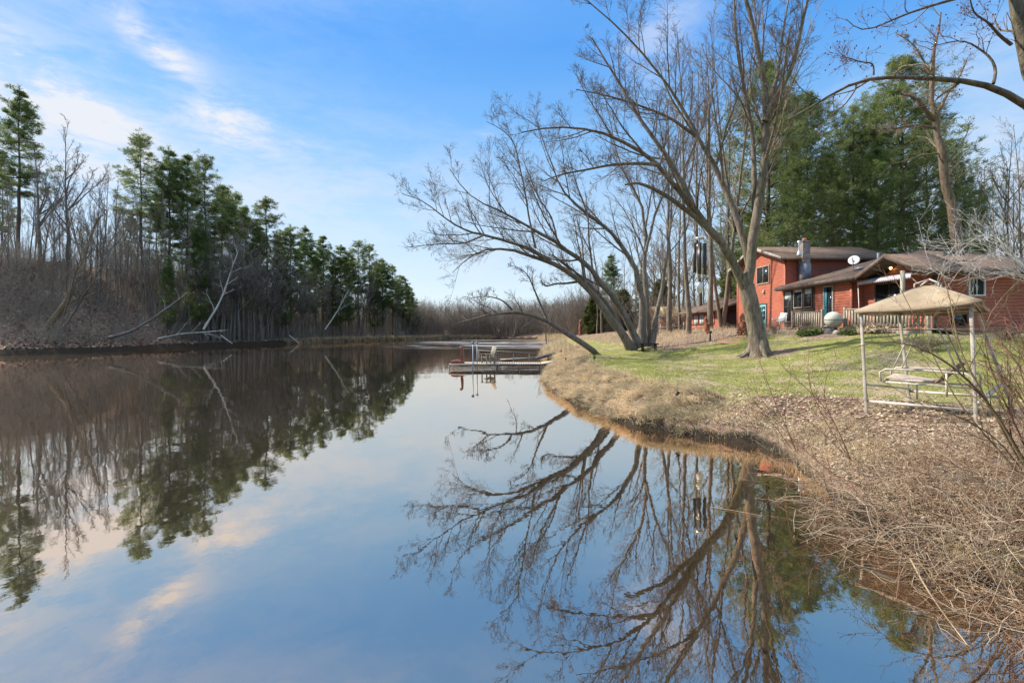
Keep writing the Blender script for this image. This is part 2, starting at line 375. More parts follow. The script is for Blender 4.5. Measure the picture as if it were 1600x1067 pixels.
# ---------------------------------------------------------------- terrain
SH_R = [(11, -60), (10.5, -2), (9, 2.2), (5.7, 2.8), (4.85, 4.0), (4.5, 5.1), (4.5, 6.3), (4.8, 7.6), (5.2, 9.0), (5.25, 10.3), (4.15, 11.2), (3.2, 12.1), (2.54, 13.7), (1.9, 16.7), (1.5, 20), (1.45, 23), (2.0, 27), (2.7, 31), (3.0, 36), (2.6, 44), (3.4, 52), (5.5, 62), (7.2, 78), (6.8, 92), (5, 101)]
SH_L = [(-4, 108), (-14, 107), (-21, 99), (-28.6, 90), (-35, 75), (-40, 61), (-41.6, 52), (-42.6, 46), (-45.5, 43), (-48, 36), (-50, 20), (-50, -60)]
POLY = np.array(SH_R + SH_L, float); NR = len(SH_R)
def shore(x, y):
    """signed distance to the shoreline (positive on land) and side flag (True = right bank)"""
    x = np.asarray(x, float).ravel(); y = np.asarray(y, float).ravel(); n = len(POLY)
    best = np.full(x.shape, 1e9); side = np.zeros(x.shape, bool); ins = np.zeros(x.shape, bool)
    for i in range(n):
        a = POLY[i]; b = POLY[(i + 1) % n]; d = b - a
        if i != n - 1:
            t = np.clip(((x - a[0]) * d[0] + (y - a[1]) * d[1]) / (d @ d), 0, 1)
            q = np.hypot(x - a[0] - t * d[0], y - a[1] - t * d[1]); c = q < best
            best = np.where(c, q, best); side = np.where(c, i < NR - 1, side)
        if a[1] != b[1]:
            c = ((a[1] > y) != (b[1] > y)) & (x < (b[0] - a[0]) * (y - a[1]) / (b[1] - a[1]) + a[0]); ins ^= c
    return np.where(ins, -best, best), side
def sm(t): t = np.clip(t, 0, 1); return t * t * (3 - 2 * t)
_ph = np.random.default_rng(3).uniform(0, 6.28, 24)
def wav(x, y, s, k=0):
    return (np.sin(x / s + _ph[k]) * np.cos(y / s * 1.13 + _ph[k + 1]) + .6 * np.sin((x + y) / s * 1.9 + _ph[k + 2]) + .4 * np.cos((x - 1.3 * y) / s * 3.1 + _ph[k + 3])) / 2
def hz_(x, y):
    sh = np.shape(x); x = np.asarray(x, float).ravel(); y = np.asarray(y, float).ravel()
    d, rt = shore(x, y); d = d + .18 * wav(x, y, .7, 4) * sm((60 - np.hypot(x, y)) / 30)
    Yc = np.clip(y, 0, 30)
    zr = .62 + .014 * Yc + 1.35 * sm((x - 7) / 9.5) * sm((y - 6) / 12) * (1 - .3 * sm((y - 36) / 12))
    zr = zr * (.36 * sm((d + .02) / .3) + .64 * sm((d - .1) / 2.7)) + .07 * sm(d / .6) * wav(x, y, .45, 10) + .12 * sm((d - 1) / 3) * wav(x, y, 1.6)
    zr += .02 * sm(d - .3) * wav(x, y, .35, 8)
    far = sm((y - 60) / 60); zr = zr * (1 - far) + far * (1.0 * sm(d / 2) + .3 * sm(d / 10))
    H = 10.4 * (1 - sm((y - 66) / 52) * .8)
    zl = .5 * sm(d / .6) + H * sm((d - .5) / 19) ** .9 + .45 * wav(x, y, 3.2, 12) * sm(d / 3) + 1.0 * sm((d - 20) / 80)
    z = np.where(rt, zr, zl)
    z = np.where(d < 0, np.maximum(d * .55, -1.6), z)
    z = np.where(np.hypot(x, y) > 400, 1.0, z)
    return z.reshape(sh)
gx = np.unique(np.concatenate([np.array([-3000, -1500, -800, -500, -300, -220, -170]), np.arange(-140, -66, 4), np.arange(-66, -24, .7), np.arange(-24, 0, 1.5), np.arange(0, 12, .2), np.arange(12, 32, .5), np.arange(32, 80, 3), np.array([90, 120, 170, 250, 400, 800, 1500, 3000])]))
gy = np.unique(np.concatenate([np.array([-800, -300, -120, -60, -30, -12, -5]), np.arange(0, 3, .5), np.arange(3, 34, .22), np.arange(34, 60, .6), np.arange(60, 125, 1.3), np.arange(125, 200, 5), np.array([220, 300, 500, 900, 1600, 4000])]))
GX, GY = np.meshgrid(gx, gy); GZ = hz_(GX, GY)
ny, nx = GX.shape; ii = (np.arange(ny - 1)[:, None] * nx + np.arange(nx - 1)[None]).ravel()
gm = None
def ground_mat():
    m = bpy.data.materials.new('ground_cover'); m.use_nodes = True; n = N(m.node_tree); b = n.n['Principled BSDF']
    b.inputs['Roughness'].default_value = .95; b.inputs['Specular IOR Level'].default_value = .1
    g = n.new('ShaderNodeNewGeometry'); pos = g.outputs['Position']
    a = n.new('ShaderNodeAttribute', attribute_name='zone'); s = n.new('ShaderNodeSeparateColor'); n.l.new(a.outputs[0], s.inputs[0])
    f1 = n.noise(pos, 9, 6, .7); f2 = n.noise(pos, 1.1, 5, .6); f3 = n.noise(pos, 38, 3, .7); f4 = n.noise(pos, .35, 3, .5)
    vor = n.new('ShaderNodeTexVoronoi'); n.l.new(pos, vor.inputs[0]); vor.inputs['Scale'].default_value = 14
    grass = n.ramp(f1, [(.3, (.13, .135, .035)), (.5, (.23, .235, .065)), (.68, (.32, .31, .10))])
    dry = n.ramp(f1, [(.3, (.24, .17, .11)), (.6, (.46, .36, .25))])
    lawn = n.mix(n.m('MULTIPLY', n.rng(n.m('ADD', n.m('MULTIPLY', f2, .6), n.m('MULTIPLY', f4, .4)), .46, .62), .75), grass, dry)
    litter = n.mix(n.rng(f3, .35, .7), n.ramp(vor.outputs['Color'], [(.1, (.16, .10, .07)), (.5, (.30, .20, .145)), (.9, (.46, .35, .27))]), (.12, .08, .055, 1))
    litter = n.mix(n.m('MULTIPLY', n.rng(f2, .52, .68), .5), litter, grass)
    woods = n.ramp(n.noise(pos, 3.5, 8, .75), [(.3, (.08, .055, .042)), (.5, (.23, .155, .115)), (.7, (.38, .27, .20))])
    mud = n.ramp(f1, [(.3, (.022, .017, .012)), (.7, (.06, .047, .034))])
    def soft(ch): return n.rng(n.m('ADD', ch, n.m('MULTIPLY', n.m('SUBTRACT', f2, .5), .9)), .3, .7)
    c = n.mix(soft(s.outputs[0]), litter, lawn)
    c = n.mix(s.outputs[1], c, woods)
    c = n.mix(n.rng(s.outputs[2], .3, .7), c, mud)
    n.l.new(c, b.inputs['Base Color'])
    bn = n.new('ShaderNodeBump'); bn.inputs['Strength'].default_value = .7; bn.inputs['Distance'].default_value = .06
    n.l.new(n.m('ADD', f1, f3), bn.inputs['Height']); n.l.new(bn.outputs[0], b.inputs['Normal'])
    return m
me = mk('ground', np.stack([GX.ravel(), GY.ravel(), GZ.ravel()], 1), [np.stack([ii, ii + 1, ii + nx + 1, ii + nx], 1)], ground_mat(), True)
def zones(x, y):
    d, rt = shore(x, y); x = np.ravel(x); y = np.ravel(y)
    # lawn: right bank, back from the edge; litter close to swing and to the brush
    edge = 1.3 + 3.3 * sm((12.8 - y) / 3.5)
    lawn = sm((d - edge) / 1.4) * rt
    sw = np.exp(-(((x - 8.8) / 2.4) ** 2 + ((y - 8.6) / 1.7) ** 2)); lawn *= 1 - .95 * sm(sw * 1.6)
    tb = np.exp(-(((x - 10.9) / 1.5) ** 2 + ((y - 20.8) / 1.3) ** 2)); lawn *= 1 - .9 * tb
    bed = sm((y - (27.5 - .1 * (x - 8))) / 1.2) * sm((x - 8.5) / 1) ; lawn *= 1 - .85 * bed
    lawn *= 1 - .85 * sm((x - 13.4) / 1.0) * sm((y - 20.5) / 1.0)
    woods = np.where(rt, sm((y - 75) / 20) * .8, 1.0)
    mud = np.where(rt, sm((.25 - d) / .3), sm((1.6 - d) / 1.2))
    return np.stack([lawn, woods, mud, np.ones_like(lawn)], 1)
ca = me.color_attributes.new('zone', 'FLOAT_COLOR', 'POINT'); ca.data.foreach_set('color', zones(GX.ravel(), GY.ravel()).astype(np.float32).ravel())
tag(link('ground', me), kind='structure')

# water
def water_mat():
    m = bpy.data.materials.new('dark_river_water'); m.use_nodes = True; n = N(m.node_tree); n.n.clear()
    g = n.new('ShaderNodeNewGeometry'); pos = g.outputs['Position']; s = n.new('ShaderNodeSeparateXYZ'); n.l.new(pos, s.inputs[0])
    lw = n.new('ShaderNodeLayerWeight'); lw.inputs[0].default_value = .5
    w1 = n.noise(n.mapping(pos, (1, .6, 1)), .55, 2, .5); w2 = n.noise(n.mapping(pos, (1, .8, 1)), 4.5, 3, .5)
    # wind-ruffled patch at the far bend
    rip = n.m('MULTIPLY', n.rng(s.outputs[1], 52, 66), n.rng(s.outputs[1], 104, 96))
    rip = n.m('MULTIPLY', rip, n.rng(n.m('ADD', s.outputs[0], n.m('MULTIPLY', n.noise(pos, .12, 3), 14)), -16, -4))
    rip = n.m('MULTIPLY', rip, n.rng(n.noise(n.mapping(pos, (.4, 1, 1)), .16, 4, .6), .42, .56))
    h = n.m('ADD', n.m('MULTIPLY', w1, .8), n.m('MULTIPLY', w2, .06))
    h = n.m('ADD', h, n.m('MULTIPLY', n.m('MULTIPLY', rip, n.noise(pos, 6, 3, .6)), .9))
    bn = n.new('ShaderNodeBump'); bn.inputs['Strength'].default_value = .22; bn.inputs['Distance'].default_value = .05; n.l.new(h, bn.inputs['Height'])
    gl = n.new('ShaderNodeBsdfGlossy'); gl.inputs["Color"].default_value = (1, .81, .65, 1)
    n.l.new(n.m('ADD', n.m('MULTIPLY', rip, .32), .012), gl.inputs['Roughness']); n.l.new(bn.outputs[0], gl.inputs['Normal'])
    df = n.new('ShaderNodeBsdfDiffuse'); df.inputs['Color'].default_value = (.03, .02, .010, 1)
    fac = n.m('ADD', n.m('MULTIPLY', lw.outputs['Facing'], .60), .40, clamp=True)
    g2 = n.new('ShaderNodeBsdfGlossy'); g2.inputs['Color'].default_value = (1, .96, .90, 1); g2.inputs['Roughness'].default_value = .62
    mg = n.new('ShaderNodeMixShader'); mg.inputs[0].default_value = .008; n.l.new(gl.outputs[0], mg.inputs[1]); n.l.new(g2.outputs[0], mg.inputs[2])
    mx = n.new('ShaderNodeMixShader'); n.l.new(fac, mx.inputs[0]); n.l.new(df.outputs[0], mx.inputs[1]); n.l.new(mg.outputs[0], mx.inputs[2])
    o = n.new('ShaderNodeOutputMaterial'); n.l.new(mx.outputs[0], o.inputs[0]); return m
wme = mk('water', [(-58, -60, 0), (14, -60, 0), (14, 115, 0), (-58, 115, 0)], [np.array([[0, 1, 2, 3]])], water_mat())
tag(link('water', wme), kind='structure')
def gz(x, y): return float(hz_(np.array([x]), np.array([y]))[0])
# ---------------------------------------------------------------- trees
def limbs(paths, base_r, n=14, dmap=None):
    out = []
    for pts, r0, r1 in paths:
        q, r = resample(pts, r1 + (r0 - r1) * np.linspace(1, 0, len(pts)) ** 1.3, n)
        g = np.random.default_rng(int(abs(q[0].sum() + q[-1].sum() * 7) * 1000) % 99991); k_ = (1 if r0 > .06 else 0) * min(1., float(np.linalg.norm(q[1] - q[0])) / 1.0) ** 1.5
        q[1:-1] += g.normal(0, 1, (n - 2, 3)) * np.minimum(r[1:-1, None] * .26, .05) * k_; r = r * (1 + g.normal(0, .055, n) * k_); out.append((q, r))
    return np.stack([a for a, b in out]), np.stack([b for a, b in out])
def grow(groups, L0, R0, seed, k=(14, 9, 7), ang=(48, 45, 42, 40), lf=(.42, .42, .42), up=(.12, .10, .06), rmin=.008, wig=.13, tmin=.25, lmax=(6, 2.6, 1.1), flat=0):
    """three levels of branches on the limbs; thick ones join the trunk mesh, thin ones the crown"""
    r = np.random.default_rng(seed); thick = [(L0, R0)]; thin = []
    a, b = L0, R0
    for lv in range(len(k)):
        a, b = spawn(a, b, k[lv], ang[lv], lf[lv], (9, 6, 4, 4)[lv], r, up[lv], wig * (1 + .3 * lv), tmin if lv == 0 else .15, .55, rmin, lmax=lmax[lv], flat=flat, thin=lv > 0)
        (thick if lv == 0 else thin).append((a, b))
    return thick, thin
def tree_from(name, label, cat, base, thick, thin, mt, mtw, group=None, sides=9, buds=None):
    o = thing(name, label, cat, base, 0, group); B = np.asarray(base, float)
    V, Fq = tubes_mesh([(p - B, r) for p, r in thick], sides); link('trunk', mk('trunk', V, [Fq], mt, True), o)
    V, Fq = tubes_mesh([(p - B, r) for p, r in thin], 3); link('crown', mk('crown', V, [Fq], mtw), o)
    return o
def px(pts, Y0, Y1=None, dY=0):
    """limb through picture points at depths Y0..Y1"""
    n = len(pts); Y1 = Y0 if Y1 is None else Y1
    return [P(x, y, Y0 + (Y1 - Y0) * i / (n - 1)) for i, (x, y) in enumerate(pts)]
def flare(paths, base):
    return paths

# the big tree on the lawn
Yt = 21
T1 = [(px([(1188, 560), (1186, 546), (1180, 505), (1172, 472), (1166, 445)], Yt), .38, .32),
      (px([(1166, 450), (1170, 420), (1177, 388), (1182, 336), (1187, 294), (1195, 231), (1199, 168), (1195, 115), (1182, 58), (1166, 10), (1150, -60), (1140, -140)], Yt, 20.2), .24, .06),
      (px([(1181, 345), (1178, 300), (1180, 262), (1177, 210), (1164, 142), (1153, 79), (1145, 0), (1148, -80)], Yt, 22), .15, .03),
      (px([(1196, 190), (1205, 165), (1219, 142), (1240, 105), (1250, 52), (1262, 0), (1275, -60)], 20.5, 19.5), .15, .04),
      (px([(1168, 460), (1158, 428), (1145, 404), (1114, 362), (1082, 325), (1051, 283), (1019, 247), (993, 226), (951, 210), (899, 194), (851, 199), (815, 207)], Yt, 19), .22, .02),
      (px([(1172, 425), (1166, 385), (1155, 345), (1140, 315), (1122, 268), (1093, 215), (1067, 173), (1051, 142), (1019, 100), (983, 58), (941, 21), (905, -10)], Yt, 22.5), .16, .025),
      (px([(1120, 372), (1100, 350), (1082, 336), (1040, 304), (1010, 290), (993, 283), (977, 289)], 20.6, 19.5), .15, .04),
      (px([(1085, 330), (1070, 295), (1051, 262), (1030, 226), (993, 178), (967, 126), (945, 95), (925, 60)], 20.5, 22), .15, .03),
      (px([(1030, 258), (1000, 255), (956, 257), (915, 266), (872, 273), (850, 283)], 19.8, 18.6), .085, .02),
      (px([(1093, 218), (1050, 185), (1000, 165), (950, 150), (900, 140)], 21.8, 22.6), .08, .02),
      (px([(1200, 168), (1215, 120), (1222, 60), (1232, 0)], 20.5, 21.5), .10, .03)]
# root flare
L0, R0 = limbs(T1, 0, 16); R0[0] = R0[0] * (1 + .6 * np.exp(-np.arange(16) / 1.6))
th, tn = grow([], L0[1:], R0[1:], 11, k=(14, 10, 7, 3), ang=(38, 38, 38, 38), lf=(.32, .48, .5, .5), lmax=(5.0, 2.6, 1.2, .55), rmin=.0055, up=(.12, .07, .04, .02), wig=.06)
roots = []
for i in range(9):
    a = 2 * math.pi * i / 9 + .3; bx, by = 10.78, 21; ln = .85 + .35 * math.sin(i * 2.3)
    pts = [(bx + math.cos(a) * s * ln, by + math.sin(a) * s * ln, gz(bx, by) + z) for s, z in ((.22, .65), (.38, .28), (.6, .06), (.9, -.06))]
    roots.append((pts, .17, .05))
Lr, Rr = limbs(roots, 0, 7)
B1 = (10.78, 21, gz(10.78, 21))
tree_from('bare_tree', 'huge forked bare tree on the lawn, its left limbs arching over the river', 'tree', B1, [(L0[:1], R0[:1]), (Lr, Rr)] + th, tn, M['bark'], M['twig'], sides=12)

# multi-stemmed tree leaning over the water
Ym = 30
T2 = [(px([(988, 548), (986, 540), (956, 500), (931, 465), (903, 433), (874, 415), (849, 404), (814, 397), (785, 386), (750, 385), (732, 401), (707, 426)], Ym, 26.5), .46, .03),
      (px([(860, 408), (831, 390), (799, 379), (757, 367), (725, 361), (693, 340), (661, 312), (628, 303)], 28.3, 25), .20, .025),
      (px([(757, 367), (725, 381), (685, 381), (660, 384), (636, 386)], 26.3, 24.6), .09, .02),
      (px([(1000, 542), (977, 493), (949, 451), (920, 415), (885, 390), (856, 372), (824, 354), (796, 333), (757, 322), (725, 305), (703, 265)], Ym, 28), .36, .03),
      (px([(837, 388), (828, 351), (821, 301), (810, 251), (803, 216), (778, 198), (760, 190)], 28, 27), .11, .02),
      (px([(872, 382), (862, 337), (842, 312), (828, 276), (815, 245)], 28.8, 28.4), .10, .02),
      (px([(1006, 542), (1002, 472), (995, 426), (977, 386), (956, 362), (920, 337), (895, 319), (871, 294), (863, 262), (846, 212), (838, 190)], 30.4, 30), .34, .03),
      (px([(1013, 542), (1009, 470), (1009, 429), (1009, 394), (1011, 351), (1002, 308), (977, 280), (962, 240), (956, 200), (945, 150)], 30.8, 32), .30, .03),
      (px([(1009, 394), (1024, 330), (1038, 301), (1055, 260), (1068, 215)], 30.9, 32), .16, .03),
      (px([(1018, 542), (1024, 505), (1031, 483), (1038, 429), (1045, 379), (1050, 322), (1052, 262), (1062, 200), (1070, 140)], 30.3, 31), .27, .03),
      (px([(903, 440), (885, 443), (867, 443), (852, 449), (845, 438)], 29, 28.4), .13, .05),
      (px([(970, 510), (945, 470), (925, 448), (905, 430), (880, 410), (862, 398)], 29.7, 29.2), .2, .08)]
L0, R0 = limbs(T2, 0, 18); R0 = R0 * .61
for i in (0, 3, 6, 7, 9): R0[i] *= 1 + .35 * np.exp(-np.arange(18) / 1.5)
th, tn = grow([], L0, R0, 12, k=(14, 10, 7, 3), ang=(38, 38, 38, 38), lf=(.36, .48, .5, .5), lmax=(5.0, 2.7, 1.3, .6), rmin=.0065, up=(.14, .08, .05, .02), wig=.06)
B2 = (P(1003, 0, 30)[0], 30, gz(8, 30))
tree_from('bare_tree', 'bare tree with five stems from one base, the longest leaning left over the river', 'tree', B2, th, tn, M['bark_dark'], M['twig'], sides=10)

T3 = [(px([(938, 562), (930, 553), (922, 545), (885, 518), (856, 500), (828, 490), (796, 483), (771, 492), (742, 497), (715, 505)], 28, 25.5), .22, .03),
      (px([(856, 500), (842, 470), (831, 443), (822, 422), (800, 415)], 27.2, 26.5), .07, .015),
      (px([(800, 484), (785, 468), (760, 462), (735, 466)], 26.6, 25.8), .06, .015)]
L0, R0 = limbs(T3, 0, 12)
th, tn = grow([], L0, R0, 13, k=(10, 8, 6), lf=(.36, .42, .42), lmax=(2.2, 1.2, .6), rmin=.008, tmin=.4)
tree_from('bare_tree', 'thin bare tree tipped over at a low angle towards the dock', 'tree', (P(923, 0, 28)[0], 28, gz(4.5, 28)), th, tn, M['bark_dark'], M['twig'])

# tree at the right edge reaching in over the camera's right
T4 = [([(10.6, 7.6, .6), (10.3, 7.5, 2.2), (9.6, 7.4, 3.8), (8.9, 7.2, 4.9), tuple(P(1640, 190, 7.1)), tuple(P(1606, 112, 7)), tuple(P(1588, 60, 7)), tuple(P(1578, 0, 7)), tuple(P(1572, -80, 7)), tuple(P(1560, -190, 7.1))], .20, .05),
      (px([(1655, 215), (1625, 175), (1600, 161), (1552, 131), (1519, 126), (1462, 124), (1417, 120), (1365, 118), (1324, 129), (1294, 150), (1258, 178), (1230, 188)], 7.1, 6.6), .06, .010),
      (px([(1552, 131), (1558, 110), (1548, 88), (1525, 74), (1510, 62), (1480, 66), (1455, 74)], 7, 7.4), .022, .006),
      (px([(1580, 70), (1560, 55), (1545, 35), (1520, 22), (1514, -10)], 7, 6.7), .024, .008),
      (px([(1575, -10), (1530, -12), (1470, 5), (1420, 20), (1375, 40), (1345, 55), (1322, 30)], 7, 7.6), .03, .006),
      (px([(1365, 118), (1366, 98), (1345, 98), (1320, 88), (1313, 96)], 6.7, 6.5), .012, .005)]
L0, R0 = limbs(T4, 0, 14)
th, tn = grow([], L0, R0, 14, k=(9, 5, 3), lf=(.30, .38, .4), lmax=(1.1, .5, .25), rmin=.003, tmin=.35, wig=.2)
tn[1] = (tn[1][0], tn[1][1] * .8)
t4 = tree_from('bare_tree', 'budding bare tree at the right edge with one long branch reaching left across the sky', 'tree', (10.6, 7.6, gz(10.6, 7.6)), th, tn, M['bark'], M['stem_red'], sides=10)
ends = np.concatenate([tn[0][0][:, -1], tn[1][0][:, -1]])[::5]
bb = MB()
for e in ends:
    c = rg.normal(0, .008, 3) + e; bb.ball(c, (.009, .009, .013), 6, 4)
bo = bb.build('buds', M['bud'], t4); bo['kind'] = 'stuff'

# broken leaning pine behind the house
T5 = [(px([(1503, 430), (1500, 397), (1489, 337), (1477, 270), (1468, 225), (1459, 187), (1455, 150), (1455, 112), (1459, 75), (1466, 41), (1470, 20)], 34, 34), .40, .05),
      (px([(1459, 187), (1440, 165), (1424, 150), (1410, 148)], 34, 33), .16, .05),
      (px([(1460, 190), (1478, 150), (1500, 120), (1512, 90)], 34, 34.6), .14, .03),
      (px([(1462, 200), (1430, 195), (1395, 202), (1370, 200)], 34, 33.4), .10, .03),
      (px([(1456, 120), (1440, 90), (1428, 70), (1405, 55)], 34, 34), .08, .02)]
L0, R0 = limbs(T5, 0, 16)
th, tn = grow([], L0, R0, 15, k=(20, 7, 5), lf=(.20, .4, .4), lmax=(3.6, 1.6, .8), rmin=.012, tmin=.3, up=(.02, .05, .04))
tree_from('leaning_tree', 'tan trunked leaning tree with broken top rising behind the right end of the red house', 'tree', (P(1503, 0, 34)[0], 34, gz(31, 34)), th, tn, M['bark_tan'], M['twig_light'], sides=10)

# ---- generic bare trees (shared meshes)
def bare_proto(seed, H, r, mt, mtw, k=(12, 8, 6), stems=1, spread=.25, fork=.45, lean=0., rmin=.014, lf=.32, ang=38, up=.22, tmin=.3, tall=False):
    q = np.random.default_rng(seed); Ls = []
    for s in range(stems):
        a = q.uniform(0, 6.28); sp = spread * (stems > 1)
        pts = [(0, 0, -.4)]; dx = math.cos(a) * sp + lean; dy = math.sin(a) * sp; x = y = 0
        n = 9
        for i in range(1, n + 1):
            x += (dx + q.normal(0, .05)) * H / n; y += (dy + q.normal(0, .05)) * H / n; pts.append((x, y, H * i / n * (1 - .1 * s)))
        Ls.append((pts, r * (1 - .2 * s), r * .12))
    if not tall:
        base = Ls[0][0]
        for j in range(5):
            z0 = fork + q.uniform(-.12, .25); i = int(z0 * 9); p = np.array(base[i]); a = q.uniform(0, 6.28); sl = q.uniform(.45, .9)
            L = H * (1 - z0) * q.uniform(.7, 1.0); pts = [tuple(p)]
            for t in range(1, 7):
                hh = L * t / 6; kk = sl * (1 - .35 * t / 6)
                pts.append((p[0] + math.cos(a) * hh * kk + q.normal(0, .12), p[1] + math.sin(a) * hh * kk + q.normal(0, .12), p[2] + hh * .85))
            Ls.append((pts, r * .5 * (1 - z0 * .4), r * .08))
    L0, R0 = limbs(Ls, 0, 12)
    th, tn = grow([], L0, R0, seed + 50, k=k, lf=(lf, .42, .45), ang=(ang, 42, 40), up=(up, .12, .06), rmin=rmin, tmin=tmin, lmax=(H * .2, H * .1, H * .05))
    V, Fq = tubes_mesh([(p, rr) for p, rr in th], 6); a = mk('trunk', V, [Fq], mt, True)
    V, Fq = tubes_mesh(tn, 3); b = mk('crown', V, [Fq], mtw)
    return a, b
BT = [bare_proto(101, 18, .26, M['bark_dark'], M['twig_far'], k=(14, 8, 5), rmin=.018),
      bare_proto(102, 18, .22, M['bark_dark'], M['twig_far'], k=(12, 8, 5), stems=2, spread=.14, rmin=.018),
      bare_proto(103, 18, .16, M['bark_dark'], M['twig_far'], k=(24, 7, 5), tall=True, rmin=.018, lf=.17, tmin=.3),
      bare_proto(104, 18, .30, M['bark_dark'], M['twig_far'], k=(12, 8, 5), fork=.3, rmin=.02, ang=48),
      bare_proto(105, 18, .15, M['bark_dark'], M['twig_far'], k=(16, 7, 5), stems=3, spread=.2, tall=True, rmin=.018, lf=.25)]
BL = [bare_proto(111, 24, .30, M['bark'], M['twig'], k=(24, 8, 6), tall=True, rmin=.014, lf=.15, tmin=.38),
      bare_proto(112, 24, .27, M['bark'], M['twig'], k=(14, 9, 6), fork=.55, rmin=.014, lf=.26, tmin=.35),
      bare_proto(113, 24, .24, M['bark'], M['twig_light'], k=(24, 8, 6), tall=True, rmin=.014, lf=.18, tmin=.35),
      bare_proto(114, 24, .2, M['bark'], M['twig_light'], k=(14, 8, 6), stems=2, spread=.12, rmin=.014, lf=.26, tmin=.3)]
def place(name, protos, i, x, y, H, H0, label, cat, group=None, rz=None, tilt=(0, 0), wide=1.):
    a, b = protos[i % len(protos)]; z = gz(x, y)
    o = thing(name, label, cat, (x, y, z - .1), 0, group); s = H / H0; o.scale = (s * wide, s * wide, s)
    o.rotation_euler = (tilt[0], tilt[1], float(rg.uniform(0, 6.28)) if rz is None else rz)
    link('trunk', a, o)
    if b is not None: link('crown', b, o)
    return o
def top_h(py, Y, g): return CH + (YH - py) / F * Y - g

# ---- pines
def pine_proto(seed, H, r, z0, wid, dens=.75, step=.042, mt=None, droop=.0, irregular=.35, top=.35, blade=(.34, .019), kb=6, mneed=None, pw=.8):
    q = np.random.default_rng(seed)
    pts = [(q.normal(0, .05) * (i > 0) + .02 * i, q.normal(0, .05) * (i > 0), -.4 + (H + .4) * i / 8) for i in range(9)]
    L0, R0 = limbs([(pts, r, .03)], 0, 16)
    br = []; z = z0 * H
    while z < H * .985:
        t = (z - z0 * H) / (H * (1 - z0)); env = (min(1, (t + .12) / .35) ** .6) * (1 - t) ** pw
        nb = kb
        ph = q.uniform(0, 6.28)
        for j in range(nb):
            if q.random() < irregular * (.4 + .6 * (1 - t)): continue
            a = ph + j * 6.28 / nb + q.normal(0, .25); L = max(.25, wid * env * q.uniform(.5, 1.25))
            sl = -.12 + 1.0 * t ** 1.4 + q.normal(0, .13) - droop
            cx = np.interp(z, [p[2] for p in pts], [p[0] for p in pts]); cy = np.interp(z, [p[2] for p in pts], [p[1] for p in pts])
            bp = [(cx + math.cos(a) * L * u, cy + math.sin(a) * L * u, z + L * (sl * u + .28 * u * u)) for u in (0, .2, .4, .6, .8, 1)]
            br.append((bp, max(.02, r * .16 * (1 - t) + .018), .012))
        z += H * step * q.uniform(.7, 1.4)
    Lb, Rb = limbs(br, 0, 7)
    S1, Q1 = spawn(Lb, Rb, 8, 52, .48, 4, q, .06, .1, .2, .5, .008, flat=.75, lmax=1.6, lmin=.25)
    S2, Q2 = spawn(S1, Q1, 3, 45, .55, 3, q, .08, .1, .2, .5, .006, flat=.5, lmax=.8, lmin=.2)
    V, Fq = tubes_mesh([(L0, R0), (Lb, Rb)], 6); tr = mk('trunk', V, [Fq], mt or M['bark_pine'], True)
    # needle tufts at points on the side shoots
    pt = [S1[:, 1:].reshape(-1, 3), S2[:, 1:].reshape(-1, 3), Lb[:, -2:].reshape(-1, 3)]
    dr = [(S1[:, 1:] - S1[:, :-1]).reshape(-1, 3), (S2[:, 1:] - S2[:, :-1]).reshape(-1, 3), (Lb[:, -2:] - Lb[:, -3:-1]).reshape(-1, 3)]
    pt = np.concatenate(pt); dr = np.concatenate(dr); dr /= np.linalg.norm(dr, axis=1, keepdims=True) + 1e-9
    keep = q.random(len(pt)) < dens * np.clip(.35 + .65 * (H * 1.0 - pt[:, 2]) / (H * .22), .3, 1); pt = pt[keep]; dr = dr[keep]
    zt = q.uniform(H * .88, H * 1.01, 26); pt = np.concatenate([pt, np.stack([np.interp(zt, [p[2] for p in pts], [p[0] for p in pts]), np.interp(zt, [p[2] for p in pts], [p[1] for p in pts]), zt], 1)]); dr = np.concatenate([dr, np.tile([0, 0, 1.], (26, 1))])
    kk = 10; m = len(pt) * kk
    pt = np.repeat(pt, kk, 0) + q.normal(0, .06, (m, 3)) * (1, 1, .6); dr = np.repeat(dr, kk, 0)
    d = dr * .55 + q.normal(0, .6, (m, 3)); d[:, 2] = d[:, 2] * .6 + .22; d /= np.linalg.norm(d, axis=1, keepdims=True)
    s = np.cross(d, q.normal(size=(m, 3))); s /= np.linalg.norm(s, axis=1, keepdims=True) + 1e-9
    L = (blade[0] * q.uniform(.6, 1.25, m))[:, None]; wv = s * blade[1]
    V = np.stack([pt, pt + d * L * .5 + wv, pt + d * L, pt + d * L * .5 - wv], 1).reshape(-1, 3)
    f = np.arange(m)[:, None] * 4 + np.arange(4)[None]
    return tr, mk('crown', V, [f], mneed or M['needle'])
PN = [pine_proto(201, 20, .24, .40, 3.9, mneed=M['needle']),
      pine_proto(202, 20, .24, .50, 4.4, mneed=M['needle_warm'], pw=.55),
      pine_proto(203, 20, .22, .32, 3.8, mneed=M['needle'], irregular=.3),
      pine_proto(204, 20, .20, .42, 3.6, mneed=M['needle_warm'], irregular=.5, dens=.7),
      pine_proto(205, 20, .20, .2, 4.0, mneed=M['needle'], irregular=.35)]
PH = [pine_proto(211, 24, .38, .10, 8.0, mneed=M['needle_warm'], irregular=.25, blade=(.36, .02), kb=6, pw=.75, step=.033, dens=.72),
      pine_proto(212, 24, .38, .08, 7.0, mneed=M['needle_warm'], irregular=.22, blade=(.36, .02), kb=6, pw=.6, step=.033, dens=.75, mt=M['bark_pine']),
      pine_proto(213, 24, .34, .10, 7.5, mneed=M['needle'], irregular=.2, blade=(.36, .02), kb=6, pw=.7, step=.033, dens=.72)]
